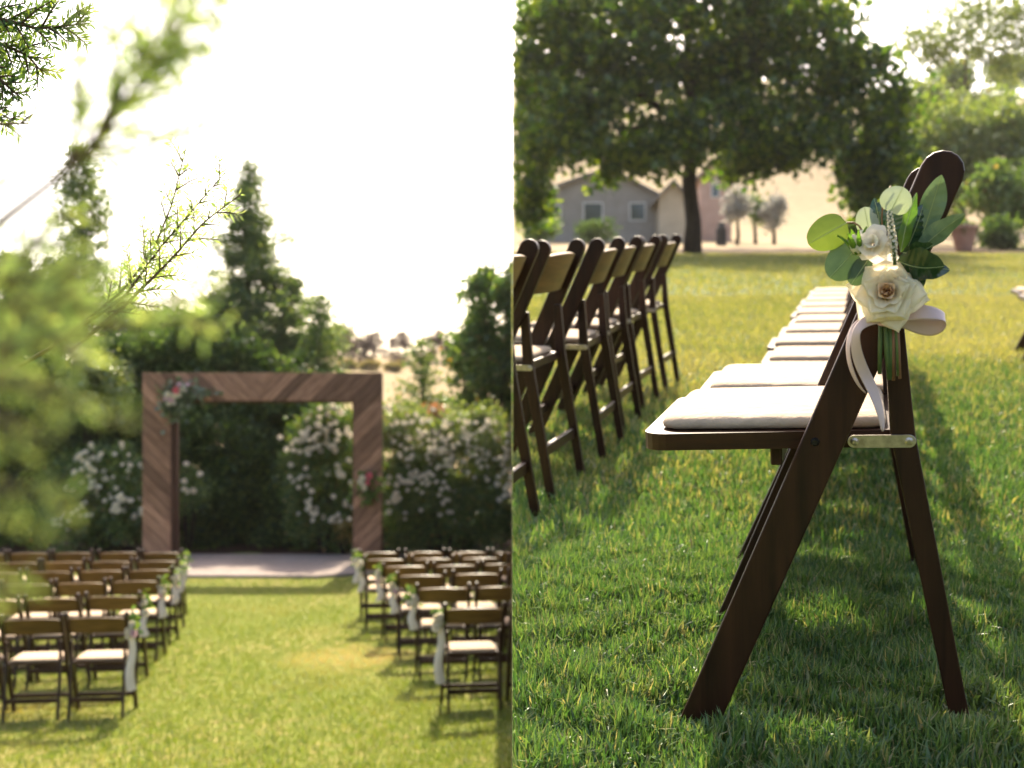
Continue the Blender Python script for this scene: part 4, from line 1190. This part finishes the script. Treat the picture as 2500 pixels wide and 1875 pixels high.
names = ['%s in the row of the sharp chair' % o_ for o_ in ('second', 'third', 'fourth', 'fifth', 'sixth', 'seventh', 'eighth', 'ninth', 'tenth', 'eleventh', 'twelfth', 'last')]
for i in range(12):
    p = org + row_dir * (.478 * (i + 1)) + Vector((random.uniform(-.012, .012), 0, 0))
    p.z = float(dip(p.x, p.y))
    place_chair(chair_matrix_up(p, PITCH * .6, random.uniform(-.02, .02)), 'brown folding chair with cream cushion, ' + names[i], GRU)
# row farther left, backs turned to the viewer
feet = [(0.1199, 3.400), (0.305, 3.970), (0.4258, 4.502), (0.569, 5.067), (0.754, 5.7115)]
rn = ['nearest', 'second', 'third', 'fourth', 'fifth', 'last']
f0 = [(-.035, 2.83)] + feet
for i, (fx, fy) in enumerate(f0):
    foot = Vector((fx * CH, fy * CH, 0))
    p = foot + FW * (.344 * CH) - YD * (W * CH / 2 - .03)
    p.z = float(dip(p.x, p.y))
    c = place_chair(chair_matrix_up(p, 0, random.uniform(-.03, .03)), 'brown folding chair seen from behind, %s in the row left of the sharp chair' % rn[i], GRU)
    cut_at_x(c, 0.003, True)
for i, (fx, fy, lb) in enumerate(((2.90, 6.70, 'nearer of two at the right edge of the upper lawn'), (3.10, 7.26, 'farther of two at the right edge of the upper lawn'))):
    p = Vector((fx * CH + .06, fy * CH, 0)); p.z = float(dip(p.x, p.y))
    place_chair(chair_matrix_up(p, 0), 'folding chair, ' + lb, GRU)

# ------------------------------------------------------------------ the posy on the near chair
bpy.context.view_layer.update()
CMW = near_chair.matrix_world.copy(); CMI = CMW.inverted()
def on_chair(px, py, out=0.0):
    """world point on the chair's near side plane (pushed outwards by `out`) at that spot of the picture"""
    yo = W * CH / 2 + out
    o = CMI @ Vector((0, 0, HC)); d = CMI.to_3x3() @ Vector(((px - 1106) / F, 1, (926 - py) / F))
    return o + d * ((yo - o.y) / d.y)          # in the chair's own axes: x forward, y towards viewer, z up
posy_o = on_chair(1918, 640, .03)
posy_root = empty('rose_posy', CMW @ Matrix.Translation(posy_o), 'cream rose posy with eucalyptus, laurel leaves and satin ribbon on the sharp chair', 'posy')
def pp(px, py, out=0.03): return on_chair(px, py, out) - posy_o
OUT = Vector((0, 1, 0))                         # towards the viewer

def big_leaf_part(base, tip, hw_px, mat, outb=.03, outt=.035, bow=.15, shape=1.0, twist=0.0, wavy=0.0, rnd=False, vein=True, name='leaf'):
    b = pp(*base, outb); t = pp(*tip, outt)
    ax_ = t - b; L = ax_.length; ax_.normalize()
    sd = ax_.cross(OUT).normalized(); nr = sd.cross(ax_).normalized()
    if nr.y < 0: nr = -nr
    Rt = Matrix.Rotation(twist, 3, ax_); sd = Rt @ sd; nr = Rt @ nr
    hw_ = hw_px / 1480.0
    nu, nv = 9, 29; vs = []; 
    for j in range(nv):
        v = j / (nv - 1)
        w_ = (hw_ * math.sqrt(1 - (2 * v ** shape - 1) ** 2) if rnd else hw_ * max(0, math.sin(math.pi * v ** shape)) ** .72) if 0 < v < 1 else hw_ * .04
        for i in range(nu):
            s = -1 + 2 * i / (nu - 1)
            off = nr * (bow * L * (math.sin(math.pi * v) * .5) - .16 * w_ * s * s * 1.2 + wavy * w_ * math.sin(v * 14 + s * 2) * abs(s) + .05 * w_ * (abs(s) < .2) + (0 if rnd else .055 * w_ * math.sin(v * 46 - abs(s) * 5) * min(1, 3 * abs(s)) * (1 - abs(s) ** 4)))
            vs.append(b + ax_ * (L * v) + sd * (w_ * s) + off)
    mb = MB(); mb.add(vs, [(j*nu+i, j*nu+i+1, (j+1)*nu+i+1, (j+1)*nu+i) for j in range(nv-1) for i in range(nu-1)])
    o = mb.build(name, mat, posy_root, smooth_=True)
    if vein:
        pts = [vs[j * nu + nu // 2] + nr * .0004 for j in range(0, nv, 4)]
        MB().tube(pts, [.0007 - .0004 * j / 8 for j in range(len(pts))], 4).build('midrib', M['vein'], o)
    return o
big_leaf_part((1829, 481), (1746, 527), 33, M['euc'], .03, .05, .10, .8, rnd=True)
big_leaf_part((1858, 528), (1792, 600), 34, M['euc_grey'], .028, .045, .12, .85, rnd=True)
big_leaf_part((1876, 560), (1838, 615), 21, M['euc_grey'], .035, .04, .12, .9, rnd=True)
big_leaf_part((1923, 459), (1951, 404), 29, M['euc_pale'], .045, .04, .08, .85, rnd=True)
big_leaf_part((1880, 512), (1867, 447), 21, M['euc_pale'], .025, .02, .10, 1.0, rnd=True)
big_leaf_part((1902, 510), (1888, 428), 15, M['laurel'], .02, .015, .15, 1.0, .3)
big_leaf_part((1890, 440), (1935, 398), 7, M['euc'], .015, .01, .2, 1.0, .9)
big_leaf_part((1935, 512), (1928, 440), 20, M['laurel'], .018, .010, .1, 1.0, -.3)
big_leaf_part((1946, 545), (1980, 416), 14, M['laurel_bright'], .04, .035, .10, .9, -.5, .25)
big_leaf_part((1958, 540), (1996, 440), 22, M['laurel'], .03, .03, .12, .9, .2)
big_leaf_part((1992, 510), (2034, 378), 23, M['laurel_pale'], .03, .05, -.10, .95, -.15, .12)
big_leaf_part((1980, 545), (2084, 462), 20, M['laurel_pale'], .03, .055, -.14, .85, .35, .15)
big_leaf_part((1938, 562), (2040, 575), 36, M['laurel'], .04, .05, .30, .95, .55, .10)
big_leaf_part((1950, 545), (2016, 528), 22, M['laurel'], .05, .05, .25, .9, .9, .10)
big_leaf_part((1965, 585), (2052, 583), 20, M['laurel'], .028, .03, .25, .9, -.4, .1)
big_leaf_part((1975, 580), (1992, 622), 14, M['laurel'], .02, .02, .1, 1.0, 0)
def stem(pts, r, mat, name='stem', outs=None):
    P = [pp(x, y, (outs[i] if outs else .03)) for i, (x, y) in enumerate(pts)]
    return MB().tube(P, r, 6).build(name, mat, posy_root, smooth_=True)
stem([(1829, 481), (1845, 481), (1856, 488), (1864, 503), (1872, 520)], [.0012] * 5, M['brown_stem'])
stem([(1907, 520), (1905, 470), (1908, 425), (1925, 402)], [.0011] * 4, M['brown_stem'])
stem([(1858, 528), (1872, 545), (1885, 560)], [.0011] * 3, M['stem'])
for (a, b, r_, mt) in (((1903, 690), (1900, 808), .0030, 'stem'), ((1913, 690), (1921, 820), .0038, 'stem'), ((1922, 690), (1924, 815), .0030, 'stem'), ((1930, 690), (1930, 822), .0026, 'brown_stem'), ((1934, 690), (1940, 812), .0028, 'stem'), ((1938, 690), (1944, 818), .0024, 'brown_stem')):
    mid = ((a[0] + b[0]) / 2 + random.uniform(-2, 2), (a[1] + b[1]) / 2)
    stem([a, mid, b], [r_, r_, r_ * .85], M[mt], outs=[.022, .018, .016])
# the big rose
rose_c = pp(1918, 632, .030)
rose = bpy.data.objects.new('rose', None); rose.empty_display_size = .03
link(rose, posy_root)
axis = Vector((.10, 1, .16)).normalized()
rq = axis.to_track_quat('Z', 'Y').to_matrix().to_4x4()
rose.matrix_local = Matrix.Translation(rose_c) @ rq @ Matrix.Diagonal((.84, .84, .84, 1))
rr = random.Random(3)
layers = [  # count, half width, length, a0, a1, cup, point, curl, r0, roll, material, z
    (2, .0065, .020, .02, .10, 1.0, .25, .0, .0018, 0, 'peach_petal', .012),
    (3, .0095, .022, .05, .22, 1.0, .25, .1, .0035, 0, 'peach_petal', .010),
    (4, .0125, .026, .12, .45, .9, .30, .3, .0060, .1, 'peach_petal', .008),
    (5, .0165, .030, .25, .85, .75, .40, .5, .0080, .2, 'cream_petal', .005),
    (5, .0205, .037, .45, 1.15, .6, .80, .6, .0090, .45, 'cream_petal', .003),
    (6, .0225, .044, .70, 1.40, .5, .95, .6, .0090, .6, 'cream_petal', .001),
    (6, .0245, .050, .95, 1.58, .4, 1.0, .5, .0090, .7, 'cream_petal', -.002),
    (6, .0250, .053, 1.2, 1.72, .3, 1.0, .4, .0090, .7, 'cream_petal', -.005)]
for li, (cnt, w_, l_, a0, a1, cup, pt, curl, r0, roll, mt, z0) in enumerate(layers):
    for k in range(cnt):
        vs, fs = petal(w_ * rr.uniform(.92, 1.08), l_ * rr.uniform(.92, 1.1), a0, a1 + rr.uniform(-.12, .12), cup, pt, 9, 10, curl, r0, roll)
        an = 2 * math.pi * (k + .5 * (li % 2)) / cnt + rr.uniform(-.16, .16) + li * .35
        o = MB().add(vs, fs).build('petal', M[mt], rose, smooth_=True)
        o.matrix_local = Matrix.Translation((0, 0, z0)) @ Matrix.Rotation(an, 4, 'Z') @ Matrix.Rotation(rr.uniform(-.08, .08), 4, 'X')
# white side flower
wf_ = bpy.data.objects.new('white_flower', None); wf_.empty_display_size = .02; link(wf_, posy_root)
wf_.matrix_local = Matrix.Translation(pp(1888, 530, .040)) @ Vector((.2, 1, .25)).to_track_quat('Z', 'Y').to_matrix().to_4x4()
for li, (cnt, w_, l_, a0, a1, cup, z0) in enumerate([(3, .011, .016, .1, .5, .9, .006), (4, .013, .020, .5, 1.2, .6, .002), (5, .013, .023, .9, 1.7, .4, -.002)]):
    for k in range(cnt):
        vs, fs = petal(w_, l_ * rr.uniform(.9, 1.15), a0, a1 + rr.uniform(-.2, .2), cup, .2, 7, 7, .3, .002, .3)
        o = MB().add(vs, fs).build('petal', M['white_bloom'], wf_, smooth_=True)
        o.matrix_local = Matrix.Translation((0, 0, z0)) @ Matrix.Rotation(2 * math.pi * k / cnt + li * .6 + rr.uniform(-.2, .2), 4, 'Z')
vs, fs = petal(.0085, .034, 1.4, 1.7, .5, .3, 7, 8, .2, .002, .2)
o = MB().add(vs, fs).build('petal', M['white_bloom'], wf_, smooth_=True); o.matrix_local = Matrix.Translation((0, 0, .002)) @ Matrix.Rotation(math.radians(-35), 4, 'Z')
# bud
bud = bpy.data.objects.new('rose_bud', None); bud.empty_display_size = .01; link(bud, posy_root)
bd = (pp(1842, 505, .05) - pp(1852, 545, .045)).normalized()
bud.matrix_local = Matrix.Translation(pp(1853, 545, .045)) @ bd.to_track_quat('Z', 'Y').to_matrix().to_4x4()
bm_ = MB(); prof = [(.0015, -.004), (.006, .0), (.0085, .006), (.008, .012), (.005, .019), (.0012, .024)]; nn = 10
for r_, z in prof: bm_.v += [Vector((r_ * math.cos(6.2832*i/nn), r_ * math.sin(6.2832*i/nn), z)) for i in range(nn)]
for j in range(len(prof)-1):
    for i in range(nn): bm_.f.append([j*nn+i, j*nn+(i+1) % nn, (j+1)*nn+(i+1) % nn, (j+1)*nn+i])
bm_.build('heart', M['cream_petal'], bud, smooth_=True)
for k in range(5):
    vs, fs = petal(.0048, .032, .25, .12 + .5 * (k % 2), .8, .9, 5, 7, .2, .006, 0)
    MB().add(vs, fs).build('sepal', M['laurel_bright'], bud, smooth_=True).matrix_local = Matrix.Translation((0, 0, -.002)) @ Matrix.Rotation(6.2832 * k / 5, 4, 'Z')
# flower spike of small pale florets
sp = MB().tube([pp(1933, 572, .052), pp(1930, 530, .056), pp(1925, 490, .054), pp(1921, 455, .050)], [.0022, .002, .0016, .0008], 6).build('flower_spike', M['stem'], posy_root, smooth_=True)
a_, b_ = pp(1932, 562, .052), pp(1921, 455, .050)
fl_me = bloom_mesh('floret', M['white_bloom'], [(4, .5, .9, .3, 1.1)], 2)
for k in range(64):
    t = (k + .5) / 64; an = k * 2.4
    c_ = a_.lerp(b_, t) + Vector((0, .003 * math.sin(math.pi * t), 0))
    sx = (b_ - a_).normalized(); u_ = sx.orthogonal().normalized(); v_ = sx.cross(u_)
    rad = .0075 * (1 - .55 * t) * (.4 + .6 * min(1, t * 3))
    dd = u_ * math.cos(an) + v_ * math.sin(an)
    o = part('floret', fl_me, sp)
    o.matrix_local = Matrix.Translation(c_ + dd * rad * .5) @ (dd + sx * .3).to_track_quat('Z', 'Y').to_matrix().to_4x4() @ Matrix.Diagonal((rad * .62,) * 3 + (1,))
# ribbon
def strip(pts, wid, name, mat, normals=None):
    """pts: (px,py,out), width in px with direction of the width in the picture"""
    mb = MB()
    for i, (x, y, o_, w_, ang, tilt) in enumerate(pts):
        dx, dy = math.cos(math.radians(ang)) * w_ / 2, math.sin(math.radians(ang)) * w_ / 2
        mb.v += [pp(x - dx, y - dy, o_ - tilt), pp(x, y, o_ + .0008), pp(x + dx, y + dy, o_ + tilt)]
    for i in range(len(pts) - 1):
        for j in range(2): mb.f.append([i*3+j, i*3+j+1, (i+1)*3+j+1, (i+1)*3+j])
    me = mb.mesh(name, mat, smooth_=True)
    o = part(name, me, posy_root)
    md = o.modifiers.new('round', 'SUBSURF'); md.levels = 2; md.render_levels = 2
    md = o.modifiers.new('thick', 'SOLIDIFY'); md.thickness = .0006
    return o
strip([(1925, 688, .030, 22, 80, 0), (1895, 686, .034, 24, 85, .002), (1868, 694, .040, 24, 70, .004), (1850, 710, .042, 18, 30, .006), (1846, 735, .040, 20, 5, .005), (1853, 775, .036, 26, -5, .003), (1869, 810, .034, 26, -10, 0), (1886, 842, .036, 24, -15, -.004), (1898, 875, .040, 18, -10, -.006), (1905, 905, .042, 13, -8, -.004), (1907, 932, .043, 8, -5, 0)], 24, 'ribbon_tail', M['ribbon'])
strip([(1915, 690, .024, 18, 85, 0), (1880, 688, .026, 20, 80, 0), (1852, 698, .030, 20, 60, .003), (1836, 722, .030, 12, 20, .006), (1830, 752, .028, 8, 5, .006), (1834, 785, .026, 9, -10, .004), (1845, 815, .026, 8, -20, .003), (1858, 838, .026, 5, -20, .002), (1871, 850, .026, 3, -25, 0)], 20, 'ribbon_tail', M['ribbon'])
strip([(1925, 690, .020, 26, 88, 0), (1950, 680, .024, 34, 95, .002), (1985, 672, .030, 34, 100, .004), (2020, 676, .034, 26, 105, .006), (2044, 684, .030, 14, 110, .010), (2042, 694, .020, 26, 60, .010), (2016, 706, .012, 46, 62, .004), (1985, 702, .010, 50, 75, 0), (1955, 694, .014, 34, 85, 0), (1930, 690, .018, 26, 90, 0)], 26, 'ribbon_loop', M['ribbon'])
strip([(1893, 690, .022, 26, 92, 0), (1912, 693, .034, 26, 90, 0), (1932, 693, .034, 26, 90, 0), (1950, 689, .018, 26, 88, 0)], 26, 'ribbon_wrap', M['ribbon'])

# ------------------------------------------------------------------ upper grass
def up_points(n, y0, y1, k=.52):
    y = np.sqrt(RNG.random(n) * (y1 ** 2 - y0 ** 2) + y0 ** 2)
    x = RNG.random(n) * (k * y) + .003
    l = np.stack([x, y, up_z(x, y)], 1)
    return l @ np.array(R.to_3x3()).T + np.array(R.translation)
up_v = tuple(R.to_3x3() @ Vector((0, 0, 1)))
sets = [(85000, 1.35, 2.7, .02, .05, .0022, .0046), (110000, 2.7, 8.0, .02, .05, .003, .006), (100000, 2.4, 14, .02, .05, .006, .011), (60000, 9, 38, .03, .07, .014, .028)]
fade = {2.7: (4.0, 4.0, -1), 2.4: (2.2, 4.6, 1), 9: (9, 6, 1)}      # darker near palette grades into the far one with sun painted in
feet_l = [org, org - YD * 0 + FW * 0 + YD * (W * CH / 2 - .01), org - FW * (.35 * CH) + YD * (W * CH / 2 - .03)]
def trampled(Pw, h):
    """grass pressed down round the feet of the near chair"""
    for f in feet_l[1:]:
        w = np.array(R @ f); d = np.linalg.norm((Pw - w)[:, :2], axis=1)
        h = h * (1 - .6 * np.exp(-(d / .06) ** 2))
    return h
sets_side = [(30000, 1.0, 5.6, .02, .05, .005, .009)]
for nm, mat, sel, lab in (('near_grass', M['grass'], sets[:2] + sets_side, 'green lawn grass around the sharp chair'), ('far_grass', M['grass_dry_sunlit'], sets[2:], 'sunny yellow-green lawn grass beyond the sharp chair')):
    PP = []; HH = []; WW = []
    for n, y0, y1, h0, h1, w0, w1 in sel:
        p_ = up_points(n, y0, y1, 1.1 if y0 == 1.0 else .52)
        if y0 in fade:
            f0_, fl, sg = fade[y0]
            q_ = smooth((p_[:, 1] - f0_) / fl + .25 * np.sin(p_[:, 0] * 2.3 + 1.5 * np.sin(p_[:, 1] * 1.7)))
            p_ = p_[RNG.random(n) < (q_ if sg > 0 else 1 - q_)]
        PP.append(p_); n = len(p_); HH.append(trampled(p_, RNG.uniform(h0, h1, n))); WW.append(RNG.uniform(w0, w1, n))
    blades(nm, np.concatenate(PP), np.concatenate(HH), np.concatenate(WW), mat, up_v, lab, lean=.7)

# ------------------------------------------------------------------ warm summer haze over the gardens
hz = MB().box((-175, -6, -52), (175, 262, 82))
m_, nt_, out_ = new_mat('haze')
pv = N(nt_, 'ShaderNodeVolumePrincipled')
pv.inputs['Color'].default_value = (1.0, 0.95, 0.88, 1); pv.inputs['Density'].default_value = 0.0002; pv.inputs['Anisotropy'].default_value = 0.35
nt_.links.new(pv.outputs[0], out_.inputs['Volume'])
tag(hz.build('haze', m_), 'thin warm summer haze hanging over both gardens', 'haze', kind='stuff')
